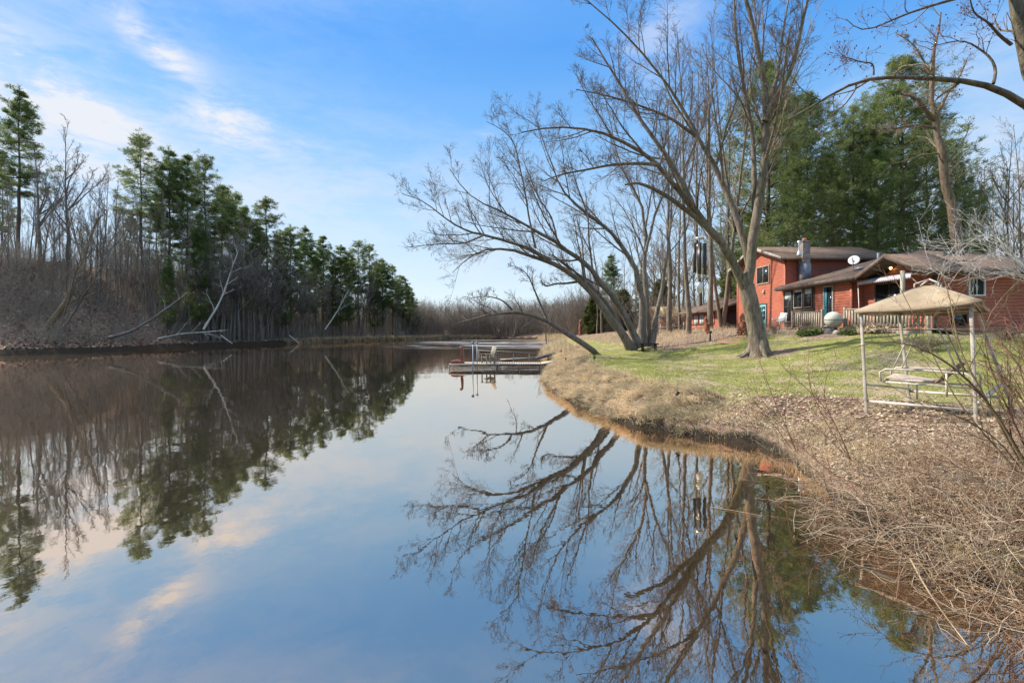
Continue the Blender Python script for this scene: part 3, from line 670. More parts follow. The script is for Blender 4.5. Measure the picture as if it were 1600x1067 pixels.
CED = [pine_proto(221, 8, .12, .04, 2.2, mneed=M['needle_pale'], irregular=.15, blade=(.26, .05), kb=6)]

def left_tree(kind, pxx, topy, Y, i, label, rz=None, tilt=(0, 0), wide=1., group=None, cat=None):
    while shore([(pxx - 800) / F * Y], [Y])[0][0] < 1.0: Y *= 1.015
    x = (pxx - 800) / F * Y; g = gz(x, Y); H = max(3, top_h(topy, Y, g))
    if kind == 'p': return place('pine_tree', PN, i, x, Y, H, 20, label, cat or 'pine', group, rz, tilt, wide)
    return place('bare_tree', BT, i, x, Y, H, 18, label, cat or 'tree', group, rz, tilt, wide)
# tall pines along the left ridge
for a in [(28, 137, 60, 0, 'tallest pine on the left ridge, standing at the left edge with a layered top', 1.0),
          (4, 250, 64, 2, 'dark pine cut by the left edge beside the tallest ridge pine', 1.),
          (222, 218, 66, 1, 'broad flat topped pine at the head of the left ridge pine group', 1.12),
          (264, 232, 67, 0, 'narrow pine just right of the broad flat topped pine', .95),
          (292, 244, 69, 2, 'dark full pine in the middle of the left ridge pine group', 1.0),
          (322, 252, 68, 1, 'warm green pine right of the dark full pine on the ridge', .9),
          (346, 292, 71, 2, 'dark low branched pine on the right side of the ridge pine group', 1.1),
          (368, 300, 74, 3, 'thin topped pine at the right end of the ridge pine group', 1.1),
          (312, 330, 62, 4, 'shorter dark pine on the slope below the ridge pine group', .8),
          (262, 400, 60, 4, 'low young pine on the slope under the narrow ridge pine', .8),
          (418, 308, 77, 3, 'airy open pine standing alone above the trees mid left shore', 1.25),
          (455, 352, 80, 0, 'pine right of the airy open pine on the left shore', 1.2),
          (478, 352, 84, 4, 'pointed pine behind the grey bare trees mid left shore', 1.1),
          (505, 370, 86, 2, 'slim pointed pine halfway along the left shore', 1.2),
          (532, 382, 88, 4, 'full dark pine left of the rounded pine pair downriver', 1.3),
          (560, 380, 92, 1, 'rounded warm green pine, left one of the downriver pair', 1.1),
          (578, 386, 94, 1, 'rounded warm green pine, right one of the downriver pair', 1.),
          (598, 404, 95, 0, 'pine on the shoulder of the left treeline towards the far bend', 1.3),
          (614, 414, 98, 3, 'ragged pine near the downriver end of the left treeline', 1.3),
          (630, 432, 101, 2, 'small dark pine next to last at the downriver end of the left treeline', 1.4),
          (640, 446, 103, 4, 'last small pine of the left treeline before the far bend', 1.3),
          (440, 400, 76, 4, 'shaded bushy pine low behind the bare shore trees, under the airy pine', 1.),
          (405, 352, 79, 0, 'mid height pine just left of the airy open pine', 1.2),
          (436, 372, 82, 2, 'mid height pine between the airy pine and the pointed pine', 1.2),
          (492, 392, 90, 0, 'broad pine behind the slim pointed pine', 1.4),
          (545, 395, 93, 2, 'broad pine filling in left of the rounded pair', 1.4),
          (590, 412, 97, 2, 'broad low pine just right of the rounded pair', 1.4),
          (622, 440, 100, 0, 'bushy pine near the end of the left treeline', 1.5),
          (384, 325, 77, 2, 'full pine at the downriver foot of the ridge pine group', 1.2),
          (205, 330, 74, 2, 'half hidden pine behind the bare trees left of the broad pine', 1.),
          (244, 300, 76, 4, 'half hidden pine behind the broad flat topped pine', 1.),
          (395, 380, 75, 4, 'bushy pine filling the gap left of the airy open pine', 1.),
          (520, 420, 86, 4, 'low bushy pine on the bank below the slim pointed pine', 1.2),
          (585, 440, 92, 4, 'low bushy pine on the bank below the rounded pines', 1.3)]:
    left_tree('p', a[0], a[1], a[2], a[3], a[4], wide=a[5] * rg.uniform(.95, 1.1))
# bare trees of the left bank that stand out
for a in [(62, 232, 58, 3, 'stout bare oak with a wide crown right of the tallest ridge pine', 1.1, (0, 0)),
          (104, 208, 60, 0, 'tall bare oak with crooked limbs on the left ridge', .95, (0, 0)),
          (152, 262, 59, 1, 'grey bare tree between the crooked oak and the ridge pines', .9, (0, 0)),
          (185, 300, 63, 2, 'slim bare tree just left of the broad flat topped pine', 1., (0, 0)),
          (90, 330, 49, 1, 'bare tree leaning right from the waterline at far left', .8, (0, .40)),
          (22, 330, 50, 2, 'slim dark bare tree low on the slope at the left edge', .9, (0, -.1)),
          (340, 380, 64, 4, 'pale clumped bare tree on the slope in front of the ridge pines', .9, (0, .12)),
          (372, 330, 70, 1, 'grey bare tree right beside the end of the ridge pine group', .9, (0, 0)),
          (652, 478, 104, 3, 'small wide bare tree at the water by the far bend', 1.6, (0, 0))]:
    left_tree('b', a[0], a[1], a[2], a[3], a[4], rz=0 if a[6][1] else None, tilt=a[6], wide=a[5])
# many alike bare trees of the left bank
q = np.random.default_rng(21)
def scatter(n, x0, x1, fY, ftop, lab, grp, wide=(.8, 1.2), fi=None):
    for j in range(n):
        pxx = x0 + (x1 - x0) * (j + q.uniform(.1, .9)) / n; Y = fY(pxx) * q.uniform(.97, 1.06); t = ftop(pxx) + q.uniform(-18, 40)
        left_tree('b', pxx, t, Y, q.integers(0, 5) if fi is None else fi, lab, wide=q.uniform(*wide), group=grp, tilt=(q.normal(0, .05), q.normal(0, .07)))
scatter(34, -20, 330, lambda p: 55 + .03 * p, lambda p: 320 + .05 * p, 'slender bare tree among others on the leaf covered left slope', 'bare trees on the left slope', (.6, .9), 2)
scatter(26, -10, 400, lambda p: np.interp(p, [0, 400], [50, 68]), lambda p: np.interp(p, [0, 200, 400], [255, 300, 375]), 'tall straight grey bare tree rooted low on the left slope', 'tall grey bare trees low on the left slope', (.65, .95), 2)
scatter(14, -10, 230, lambda p: 72, lambda p: 290, 'bare tree seen against the sky behind the left ridge', 'bare trees behind the left ridge', (.7, 1.))
scatter(60, 318, 645, lambda p: np.interp(p, [300, 450, 560, 640], [58, 73, 89, 99.5]), lambda p: np.interp(p, [330, 450, 560, 640], [370, 405, 425, 462]), 'grey bare tree in the thicket along the downriver left shore', 'bare trees along the left shore', (.9, 1.4))
scatter(26, 470, 650, lambda p: np.interp(p, [470, 640], [92, 112]), lambda p: np.interp(p, [470, 640], [430, 478]), 'bare tree in the wood behind the downriver pines', 'bare trees behind the downriver pines', (.9, 1.4))
scatter(16, 640, 870, lambda p: 116, lambda p: 478, 'grey bare tree on the far bank beyond the river bend', 'bare trees beyond the river bend', (1.4, 2.2))
scatter(14, 640, 900, lambda p: 128, lambda p: 472, 'bare tree in the rear row beyond the river bend', 'rear row of bare trees beyond the bend', (1.4, 2.2))
# low pines far beyond the bend
for j, (a, b) in enumerate([(735, 486), (752, 488), (800, 487), (822, 489)]):
    left_tree('p', a, b, 140, 4, 'tiny distant pine above the far treeline', group='distant pines above the far treeline', wide=1.6)

# ---- right side background trees
def right_tree(protos, pxx, topy, Y, i, label, group=None, wide=1., name='bare_tree', H0=24, tilt=(0, 0), cat='tree'):
    x = (pxx - 800) / F * Y; g = gz(x, Y); H = top_h(topy, Y, g)
    return place(name, protos, i, x, Y, H, H0, label, cat, group, None, tilt, wide)
for a in [(1046, 150, 46, 0, 'straight bare trunk just right of the five stemmed tree', 1.),
          (1076, 60, 36, 1, 'straight bare tree whose trunk stands behind the black wind chime', .8),
          (1110, 70, 38, 0, 'tall straight bare tree in front of the low red outbuilding', .8),
          (1128, 40, 40, 3, 'twin stemmed bare tree by the dark end of the low red outbuilding', .9),
          (1142, 120, 46, 2, 'bare tree right behind the low red outbuilding', .9),
          (1094, 110, 50, 2, 'bare tree rising over the left end of the low red outbuilding roof', .9),
          (1062, 200, 52, 2, 'thin bare tree left of the low red outbuilding', .8),
          (1575, 210, 44, 1, 'grey bare tree behind the far right end of the house', .8),
          (1610, 160, 38, 3, 'pale bare tree at the right edge behind the house', .9),
          (1535, 260, 52, 2, 'thin bare tree right of the tan leaning tree', .8)]:
    right_tree(BL, a[0], a[1], a[2], a[3], a[4], wide=a[5])
for a in [(1202, 100, 46, 0, 'tall pine behind the chimney of the red house', 1.),
          (1262, 150, 50, 2, 'pine standing behind the middle of the two storey roof', .9),
          (1335, 165, 47, 1, 'warm green pine above the satellite dish', .9),
          (1408, 90, 46, 0, 'tallest pine behind the house, its tip just left of the leaning tree', 1.05),
          (1450, 190, 52, 2, 'dark pine behind the tan leaning tree', 1.),
          (1240, 250, 42, 2, 'shorter pine close behind the chimney roof', .8),
          (1300, 240, 43, 0, 'shorter pine close behind the two storey roof, left of the dish', .8),
          (1372, 235, 42, 2, 'shorter pine close behind the vent pipe', .9),
          (1228, 160, 54, 1, 'pine filling the gap between the two pines behind the chimney', 1.),
          (1370, 170, 55, 0, 'pine in the second row right of the satellite dish', 1.1),
          (1490, 250, 50, 1, 'low pine right of the tan leaning tree', .9)]:
    right_tree(PH, a[0], a[1], a[2], a[3], a[4], wide=a[5], name='pine_tree', cat='pine')
for a in [(928, 462, 74, 'bushy yellow green cedar on the far lawn, left of the five stemmed tree'), (975, 455, 84, 'yellow green cedar behind the five stemmed tree'),
          (1032, 440, 80, 'yellow green cedar right of the five stemmed tree'), (1148, 400, 56, 'yellow green evergreen between the outbuilding and the forked tree')]:
    right_tree(CED, a[0], a[1], a[2], 0, a[3], wide=1.3 if a[0] < 1100 else 1., name='cedar_tree', H0=8, cat='cedar')
for a in [(955, 396, 92, 4, 'pine far behind the five stemmed tree'), (1005, 420, 86, 2, 'dark pine behind the fork of the five stemmed tree'), (1170, 330, 62, 4, 'dark pine behind the forked tree trunk')]:
    x = (a[0] - 800) / F * a[2]; place('pine_tree', PN, a[3], x, a[2], top_h(a[1], a[2], gz(x, a[2])), 20, a[4], 'pine', None, None, (0, 0), 1.2)
for j in range(26):
    pxx = 850 + 330 * (j + q.uniform(.1, .9)) / 26; Y = q.uniform(62, 105); 
    right_tree(BT, pxx, np.interp(pxx, [850, 950, 1180], [462, 400, 300]) + q.uniform(-15, 35), Y, int(q.integers(0, 5)), 'bare tree in the wood beyond the lawn', 'bare trees beyond the lawn', wide=q.uniform(.9, 1.4), H0=18)
for j in range(10):
    pxx = 1480 + 190 * (j + q.uniform(.1, .9)) / 10; Y = q.uniform(48, 75)
    right_tree(BL, pxx, q.uniform(230, 330), Y, int(q.integers(0, 4)), 'bare tree in the wood behind the right end of the house', 'bare trees behind the house', wide=q.uniform(.8, 1.1))

# ---- brush stuff: thin stems
def stems_mesh(xy, hgt, r, seed, bend=.35, npts=5, lean=(0, 0), z0=-.05, fall=.0, sides=3, spread=.5):
    q = np.random.default_rng(seed); m = len(xy); z = hz_(xy[:, 0], xy[:, 1])
    d = np.concatenate([q.normal(0, spread, (m, 2)) + np.asarray(lean), np.ones((m, 1))], 1); d /= np.linalg.norm(d, axis=1, keepdims=True)
    C = np.empty((m, npts, 3)); C[:, 0] = np.stack([xy[:, 0], xy[:, 1], z + z0], 1); L = hgt * q.uniform(.5, 1.2, m); st = (L / (npts - 1))[:, None]
    for j in range(1, npts):
        d = d + q.normal(0, bend, (m, 3)) * .5; d[:, 2] -= fall; d /= np.linalg.norm(d, axis=1, keepdims=True); C[:, j] = C[:, j - 1] + d * st
    return C, (r * q.uniform(.6, 1.3, m))[:, None] * np.linspace(1, .35, npts)[None]
def stuff(name, groups, m, label, cat, sides=3):
    V, Fq = tubes_mesh(groups, sides); return tag(link(name, mk(name, V, [Fq], m)), label, cat, kind='stuff')
# undergrowth on the left slope and far shore
q = np.random.default_rng(31)
def along(n, pts, dmin, dmax, pw=1.):
    pts = np.array(pts, float); s = np.concatenate([[0], np.cumsum(np.linalg.norm(np.diff(pts, axis=0), axis=1))]); t = q.uniform(0, s[-1], n)
    x = np.interp(t, s, pts[:, 0]); y = np.interp(t, s, pts[:, 1]); i = np.clip(np.searchsorted(s, t) - 1, 0, len(pts) - 2)
    d = pts[i + 1] - pts[i]; nrm = np.stack([d[:, 1], -d[:, 0]], 1) / np.linalg.norm(d, axis=1, keepdims=True)
    off = dmin + (dmax - dmin) * q.random(n) ** pw
    return np.stack([x, y], 1), nrm, off
shl = SH_L[2:9][::-1]   # near to far
xy, nr, of = along(6800, shl, .3, 19); xy = xy - nr * of[:, None]
d_, _ = shore(xy[:, 0], xy[:, 1]); xy = xy[d_ > .2]
C, Rr_ = stems_mesh(xy, 2.6, .016, 1, .35, 6, lean=(.15, -.1)); S, Q = spawn(C, Rr_, 7, 40, .5, 4, q, .1, .15, .2, .6, .008, lmax=1.3)
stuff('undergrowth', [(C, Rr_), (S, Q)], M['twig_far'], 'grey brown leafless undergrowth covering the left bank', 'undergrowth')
xy, nr, of = along(2600, [(-42, 60), (-38, 70), (-33, 82), (-28, 93), (-21, 102)], 1, 26); xy = xy - nr * of[:, None]
C, Rr_ = stems_mesh(xy, 5.5, .03, 7, .25, 6, spread=.22); S, Q = spawn(C, Rr_, 8, 38, .4, 4, q, .15, .12, .2, .6, .014, lmax=2.2)
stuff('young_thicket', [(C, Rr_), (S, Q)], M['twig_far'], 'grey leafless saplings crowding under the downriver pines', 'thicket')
xy, nr, of = along(4200, [(-24, 99.6), (-14, 108), (-4, 109), (6, 103), (9, 92), (9, 78)], .2, 9); xy = xy - nr * of[:, None]
xy = np.concatenate([xy, np.stack([q.uniform(-34, 14, 2600), q.uniform(106, 140, 2600)], 1)])
d_, _ = shore(xy[:, 0], xy[:, 1]); xy = xy[d_ > .3]
C, Rr_ = stems_mesh(xy, 6.2, .03, 2, .3, 6, spread=.22); S, Q = spawn(C, Rr_, 7, 35, .5, 3, q, .15, .1, .2, .6, .014, lmax=1.6)
stuff('far_brush', [(C, Rr_), (S, Q)], M['twig_light'], 'pale leafless brush lining the far bend of the river', 'brush')
xy = np.stack([q.uniform(9, 50, 4200), q.uniform(56, 115, 4200)], 1); xy = xy[(xy[:, 1] > 84) | (xy[:, 0] > 17 + (xy[:, 1] - 56) * .12)]
C, Rr_ = stems_mesh(xy, 5.0, .025, 3, .3, 5, spread=.25); S, Q = spawn(C, Rr_, 7, 35, .5, 3, q, .15, .1, .2, .6, .013, lmax=1.6)
stuff('far_thicket', [(C, Rr_), (S, Q)], M['twig_light'], 'leafless thicket at the wood edge beyond the lawn', 'thicket')
# dry reeds at the foot of the far and right banks
def blades(name, xy, hgt, wd, m, label, cat, lean, seed, droop=.3, z0=0., npts=3, sp=.45):
    q = np.random.default_rng(seed); n = len(xy); z = hz_(xy[:, 0], xy[:, 1]) + z0
    p = np.stack([xy[:, 0], xy[:, 1], z], 1); d = np.concatenate([q.normal(0, sp, (n, 2)) + np.asarray(lean), np.ones((n, 1))], 1); d /= np.linalg.norm(d, axis=1, keepdims=True)
    L = (hgt * q.uniform(.45, 1.25, n))[:, None]; s = np.cross(d, q.normal(size=(n, 3))); s /= np.linalg.norm(s, axis=1, keepdims=True); s *= wd
    rows = [p]; 
    for j in range(npts - 1):
        p = p + d * L / (npts - 1); d = d - np.array([0, 0, droop]) + q.normal(0, .12, (n, 3)); d /= np.linalg.norm(d, axis=1, keepdims=True); rows.append(p)
    V = []
    for j, r in enumerate(rows):
        k = 1 - j / (npts - 1) * .85; V += [r - s * k, r + s * k]
    V = np.stack(V, 1).reshape(-1, 3); b = np.arange(n)[:, None] * 2 * npts
    Fq = np.concatenate([b + np.array([[2 * j, 2 * j + 1, 2 * j + 3, 2 * j + 2]]) for j in range(npts - 1)])
    return tag(link(name, mk(name, V, [Fq], m)), label, cat, kind='stuff')
xy, nr, of = along(2600, SH_R[10:20], .02, 2.3, 1.15); xy = np.repeat(xy + nr * of[:, None], 16, 0)
ln_ = np.repeat(np.stack([q.normal(-.75, .55, 2600), q.normal(-.6, .5, 2600)], 1), 16, 0); xy = xy + q.normal(0, .06, xy.shape)
blades('bank_grass', xy, .38, .008, M['straw'], 'long flattened straw coloured grass hanging over the right bank', 'dry grass', ln_, 41, .55, sp=.22, npts=4)
xy, nr, of = along(2600, SH_R[7:12], -.05, 1.6); xy = xy + nr * of[:, None]
blades('bank_sedge', xy, .30, .006, M['straw'], 'short straw coloured tufts on the bank near the swing', 'dry grass', (-.5, -.6), 42, .4)
xy, nr, of = along(9000, SH_R[18:], -.2, 2.2); xy = xy + nr * of[:, None]
xy2, nr, of = along(9000, SH_L[:5], -.2, 2.0); xy = np.concatenate([xy, xy2 + nr * of[:, None]])
blades('reeds', xy, .55, .022, M['straw'], 'pale dry reeds along the distant waterline', 'reeds', (0, 0), 43, .2)
xy = np.stack([q.uniform(8, 24, 26000), q.uniform(27, 62, 26000)], 1)
xy = xy[(q.random(len(xy)) < .6 + .4 * wav(xy[:, 0], xy[:, 1], 3)) & ~((xy[:, 0] > 16) & (xy[:, 1] < 40))]
blades('rough_grass', xy, .35, .012, M['straw'], 'rough pale grass behind the trees at the back of the lawn', 'dry grass', (0, 0), 44, .3)
# lawn blades and clover clumps
n = 210000; u = q.random(n); y = 6.5 + (27 - 6.5) * u ** 1.25; x = q.uniform(1.5, 24, n); dd, rt = shore(x, y); zn = zones(x, y)[:, 0]
pn = .5 + .5 * wav(x, y, 1.1, 2) + .25 * wav(x, y, .3, 6)
k = (dd > .9) & ((q.random(n) < zn * (.25 + .9 * pn)) | ((q.random(n) < .35) & (pn > .62))) & (x < y * 1.12 + .5)
blades('lawn_grass', np.stack([x[k], y[k]], 1), .055, .0045, M['grass'], 'short patchy green lawn grass', 'grass', (0, 0), 45, .2, sp=.6, npts=2)
k2 = (dd > .9) & (q.random(n) < (.07 + .3 * (1 - pn)) * zn) & (x < y * 1.12 + .5)
# fallen leaves
n = 150000; y = 5.0 + 14 * q.random(n) ** 1.6; x = q.uniform(2, 19, n); dd, rt = shore(x, y); zn = zones(x, y)[:, 0]
k = (dd > .25) & (q.random(n) < np.clip(1.0 - .92 * zn, .08, 1) * np.clip(11 / y, 0, 1)) & (x < y * 1.15 + .5); x = x[k]; y = y[k]; n = len(x)
c = np.stack([x, y, hz_(x, y) + .012 + .02 * q.random(n)], 1); a = q.uniform(0, 6.28, n); s = (.012 + .034 * q.random(n) ** 1.8)[:, None]
t1 = np.stack([np.cos(a), np.sin(a), q.normal(0, .28, n)], 1) * s; t2 = np.stack([-np.sin(a), np.cos(a), q.normal(0, .28, n)], 1) * s * .7
V = np.stack([c - t1, c - t2 * .9, c + t1 * 1.1, c + t2], 1).reshape(-1, 3); f = np.arange(n)[:, None] * 4 + np.arange(4)[None]
tag(link('fallen_leaves', mk('fallen_leaves', V, [f], M['leaf'])), 'brown fallen leaves scattered on the bank around the swing', 'leaves', kind='stuff')
n = 26000; xy, nr, of = along(n, SH_L[2:11][::-1], .8, 20); x, y = (xy - nr * of[:, None]).T; dd, _ = shore(x, y); x = x[dd > .5]; y = y[dd > .5]; n = len(x)
c = np.stack([x, y, hz_(x, y) + .05], 1); a = q.uniform(0, 6.28, n); s = q.uniform(.10, .24, n)[:, None]
t1 = np.stack([np.cos(a), np.sin(a), q.normal(0, .5, n)], 1) * s; t2 = np.stack([-np.sin(a), np.cos(a), q.normal(0, .5, n)], 1) * s * .6
V = np.stack([c - t1, c - t2, c + t1, c + t2], 1).reshape(-1, 3); f = np.arange(n)[:, None] * 4 + np.arange(4)[None]
tag(link('leaf_litter', mk('leaf_litter', V, [f], M['leaf_far'])), 'dark leaf litter on the wooded left slope', 'leaves', kind='stuff')

# red brown thicket on the near right bank
n = 7200; y = q.uniform(2.6, 7.9, n); x = 4.2 + (q.random(n) ** .9) * (7.0 - .1 * y); dd, _ = shore(x, y)
dens = sm((7.9 - y) / 2.2 + (x - 7) * .12); k = (dd > -.35) & (q.random(n) < .15 + .85 * dens) & (dd < 6) & (x < 1.25 * y + 1.5); xy = np.stack([x[k], y[k]], 1)
C, Rr_ = stems_mesh(xy, 1.2, .0055, 51, .55, 9, lean=(-.5, -.25), fall=.20, spread=.75)
dd, _ = shore(C[:, :, 0].ravel(), C[:, :, 1].ravel())
C[:, :, 2] = np.maximum(C[:, :, 2], .02)
S, Q = spawn(C, Rr_, 4, 50, .42, 5, q, -.02, .22, .2, .7, .0028, lmax=.6); S[:, :, 2] = np.maximum(S[:, :, 2], .01)
stuff('bramble_thicket', [(C, Rr_), (S, Q)], M['stem'], 'tangled red brown leafless brambles spilling over the near right bank', 'brambles', 4)

# shrubs with stems of their own
def shrub(label, stems, m, seed, group=None, name='shrub', k=(5, 4), lmax=(.7, .3), rmin=.003, ang=35):
    L0, R0 = limbs(stems, 0, 14); r = np.random.default_rng(seed); b = L0[0][0]
    a, ra = spawn(L0, R0, k[0], ang, .35, 7, r, .12, .12, .25, .6, rmin, lmax=lmax[0]); a2, rb = spawn(a, ra, k[1], 35, .4, 4, r, .1, .12, .2, .6, rmin * .8, lmax=lmax[1])
    V, Fq = tubes_mesh([(L0, R0), (a, ra), (a2, rb)], 5)
    o = link(name, mk(name, V - b, [Fq], m)); o.location = tuple(map(float, b)); return tag(o, label, 'shrub', group)
def stem(pts, Ys, r0, r1=.004): return ([P(x, y, Ys[0] + (Ys[1] - Ys[0]) * i / (len(pts) - 1)) for i, (x, y) in enumerate(pts)], r0, r1)
shrub('arching olive shrub stems sweeping left across the front of the canopy swing', [
    stem([(1640, 800), (1590, 700), (1540, 620), (1490, 570), (1440, 540), (1395, 527), (1350, 535), (1330, 545)], (5.6, 6.4), .020),
    stem([(1640, 800), (1575, 690), (1530, 600), (1495, 548), (1492, 500), (1482, 455), (1470, 420)], (5.6, 6.6), .014),
    stem([(1640, 800), (1560, 700), (1500, 640), (1470, 580), (1440, 520), (1418, 470), (1395, 430)], (5.6, 6.8), .012),
    stem([(1640, 800), (1600, 690), (1560, 610), (1540, 560), (1530, 510), (1560, 470), (1600, 430)], (5.6, 6.2), .012),
    stem([(1640, 800), (1610, 640), (1575, 590), (1545, 570), (1500, 560)], (5.6, 6.2), .010),
    stem([(1640, 800), (1560, 680), (1480, 640), (1440, 628), (1380, 645), (1330, 690)], (5.6, 6.2), .010)], M['stem_olive'], 61, k=(9, 5), lmax=(.9, .4))
shrub('upright reddish sapling stems at the waterline left of the canopy swing', [
    stem([(1250, 722), (1235, 680), (1215, 640), (1200, 600), (1185, 560)], (9.2, 9.4), .010), stem([(1250, 722), (1225, 660), (1230, 610), (1240, 570)], (9.2, 9.6), .008),
    stem([(1250, 722), (1215, 670), (1190, 640), (1160, 610)], (9.2, 9.3), .006)], M['stem_red'], 62)
shrub('long reddish bramble canes arching between the bank and the swing', [
    stem([(1330, 720), (1300, 650), (1270, 615), (1240, 590), (1222, 572)], (7.6, 8.2), .008), stem([(1330, 720), (1310, 670), (1290, 640), (1286, 600), (1300, 570), (1308, 560)], (7.6, 8.2), .007),
    stem([(1330, 720), (1290, 660), (1262, 600), (1262, 560), (1266, 545)], (7.6, 8.3), .007), stem([(1330, 720), (1270, 660), (1220, 640), (1180, 645)], (7.6, 8), .006)], M['stem_red'], 63)
shrub('dark dead cane reaching down over the water from the bramble edge', [
    stem([(1400, 830), (1370, 790), (1320, 755), (1270, 715), (1230, 680), (1180, 610)], (6.2, 7.6), .009)], M['stem_red'], 64, k=(5, 3))
sp_ = []
for j in range(12):
    x0 = 1380 + j * 18; sp_.append(stem([(1660, 520), (1640 - j * 4, 470 - j * 6), (1600 - j * 6, 440 - j * 9), (1560 - j * 9, 400 + (j % 4) * 28 - 30), (1510 - j * 7, 380 + (j * 37 % 11) * 13 - 40)], (7.5, 8.0 + .12 * j), .009, .003))
shrub('pale tangled twigs hanging in from the right edge before the dark red wing', sp_, M['bark_pale'], 65, k=(8, 6), lmax=(.9, .45), ang=40)
sp_ = []
for j in range(9):
    sp_.append(stem([(1640, 720 - j * 8), (1600, 690 - j * 18), (1560 + (j % 3) * 12, 650 - j * 20), (1530 + (j % 4) * 14, 610 - j * 12)], (5.4, 6.0), .009, .003))
shrub('dense upright twigs of the bramble at the right edge below the swing', sp_, M['stem_red'], 66, k=(8, 5), lmax=(.7, .35))
# fallen branches lying in the water
def branch(label, pts, r0, r1, m, seed, cat='branch', k=0, name='fallen_branch'):
    L0, R0 = limbs([(pts, r0, r1)], 0, 12); g = [(L0, R0)]; b = L0[0][0].copy()
    if k:
        r = np.random.default_rng(seed); a, ra = spawn(L0, R0, k, 38, .4, 6, r, .12, .12, .2, .6, r1 * .5, lmax=3); a2, rb = spawn(a, ra, 4, 38, .45, 4, r, .05, .12, .2, .6, r1 * .4); g += [(a, ra), (a2, rb)]
    g = [(p - b, rr) for p, rr in g]; V, Fq = tubes_mesh(g, 7); o = link(name, mk(name, V, [Fq], m, True)); o.location = tuple(map(float, b)); return tag(o, label, cat)
def wp(x, y, z=.01): Y = (CH - z) * F / (y - YH); return P(x, y, Y)
branch('broken tan reed stalk floating on dark water, pointing at the brambles', [wp(1272, 829), wp(1310, 838), wp(1348, 850), wp(1400, 862)], .011, .006, M['straw'], 1, 'stalk', name='reed_stalk')
branch('long tan reed stalk bent down into the water at lower right', [wp(1422, 872, .12), wp(1445, 915, .06), wp(1468, 950, .02), wp(1512, 1008, .005)], .010, .005, M['straw'], 2, 'stalk', name='reed_stalk')
branch('thin reed stalk crossing behind the long bent reed', [wp(1432, 870, .08), wp(1455, 905), wp(1472, 928)], .008, .004, M['stem_olive'], 3, 'stalk', name='reed_stalk')
branch('small dry reed floating below the fork of the big reflection', [wp(1110, 792), wp(1150, 798), wp(1192, 806)], .006, .003, M['straw'], 4, 'stalk', name='reed_stalk')
branch('half sunken grey log in the shallows under the brambles', [wp(1340, 886, -.012), wp(1380, 900, -.006), wp(1440, 924, -.02)], .022, .016, M['mud'], 5, 'log', name='sunken_log')
branch('bare white branch curving over the water at the lower right edge', [wp(1640, 876, .12), wp(1590, 872, .12), wp(1560, 874, .1), wp(1535, 884, .05)], .016, .008, M['bark_pale'], 6, k=3)
branch('white fallen branch at the waterline of the left bank, below the ridge pines', [P(246, 530, 54), P(280, 522, 54), P(320, 519, 55), P(352, 516, 56)], .12, .04, M['bark_pale'], 7, k=5)
branch('short white branch slanting into the water beside the white fallen branch', [P(345, 524, 57), P(363, 537, 57)], .07, .05, M['bark_pale'], 8)
branch('grey branch slanting into the water halfway along the left shore', [P(452, 524, 74), P(468, 537, 73)], .09, .06, M['bark_pale'], 9)
branch('fallen dark trunk leaning right up the left slope from the waterline', [P(170, 528, 50), P(205, 520, 51), P(250, 490, 53), P(292, 458, 56)], .20, .08, M['bark_dark'], 10, 'fallen tree', k=8, name='fallen_tree')
branch('mossy leaning trunk rising right from the bank at far left', [P(62, 522, 48), P(95, 490, 49), P(118, 440, 50), P(135, 385, 51), P(155, 340, 52)], .34, .10, M['stem_olive'], 11, 'leaning tree', k=10, name='leaning_tree')
branch('pale leaning birch trunk below the right end of the ridge pines', [P(318, 515, 60), P(345, 470, 62), P(362, 420, 64), P(372, 392, 65)], .14, .06, M['bark_pale'], 12, 'leaning tree', k=7, name='leaning_tree')
branch('thin pale trunk leaning right in the downriver thicket', [P(508, 515, 80), P(525, 490, 82), P(545, 452, 85)], .14, .05, M['bark_pale'], 13, 'leaning tree', k=4, name='leaning_tree')
# ---------------------------------------------------------------- the red house
def siding_wall(name, parent, axis, c, a0, a1, z0, ztop, out, crs=.145, rel=.028, ext=None, m=None):
    """log siding on the plane axis=c, from a0 to a1, z0..ztop(a) with ztop a piecewise profile [(a,z)...]"""
    prof = ztop; zmax = max(z for a, z in prof); V = []; Fs = []
    def span(z):
        pts = []
        A = np.linspace(a0, a1, 121); Z = np.interp(A, [p[0] for p in prof], [p[1] for p in prof]); ok = A[Z >= z - 1e-6]
        return (ok.min(), ok.max()) if len(ok) > 1 else None
    z = z0; zs = []
    while z < zmax - .01:
        for t, o_ in ((0, 0), (.12, .75), (.5, 1), (.88, .75)):
            zs.append((z + crs * t, o_ * rel))
        z += crs
    zs.append((min(z, zmax), 0))
    k = 0; b = MB(); prev = None
    for zz, o_ in zs:
        s = span(min(zz, zmax - .02)); 
        if s is None: break
        zz = min(zz, zmax)
        pts = [(c + out * o_, a, zz) if axis == 'x' else (a, c + out * o_, zz) for a in s]
        if prev is not None: b.add(prev + pts, [(0, 1, 3, 2)] if (out > 0) == (axis == 'x') else [(0, 2, 3, 1)])
        prev = pts
    return b.build(name, m or M['siding'], parent)
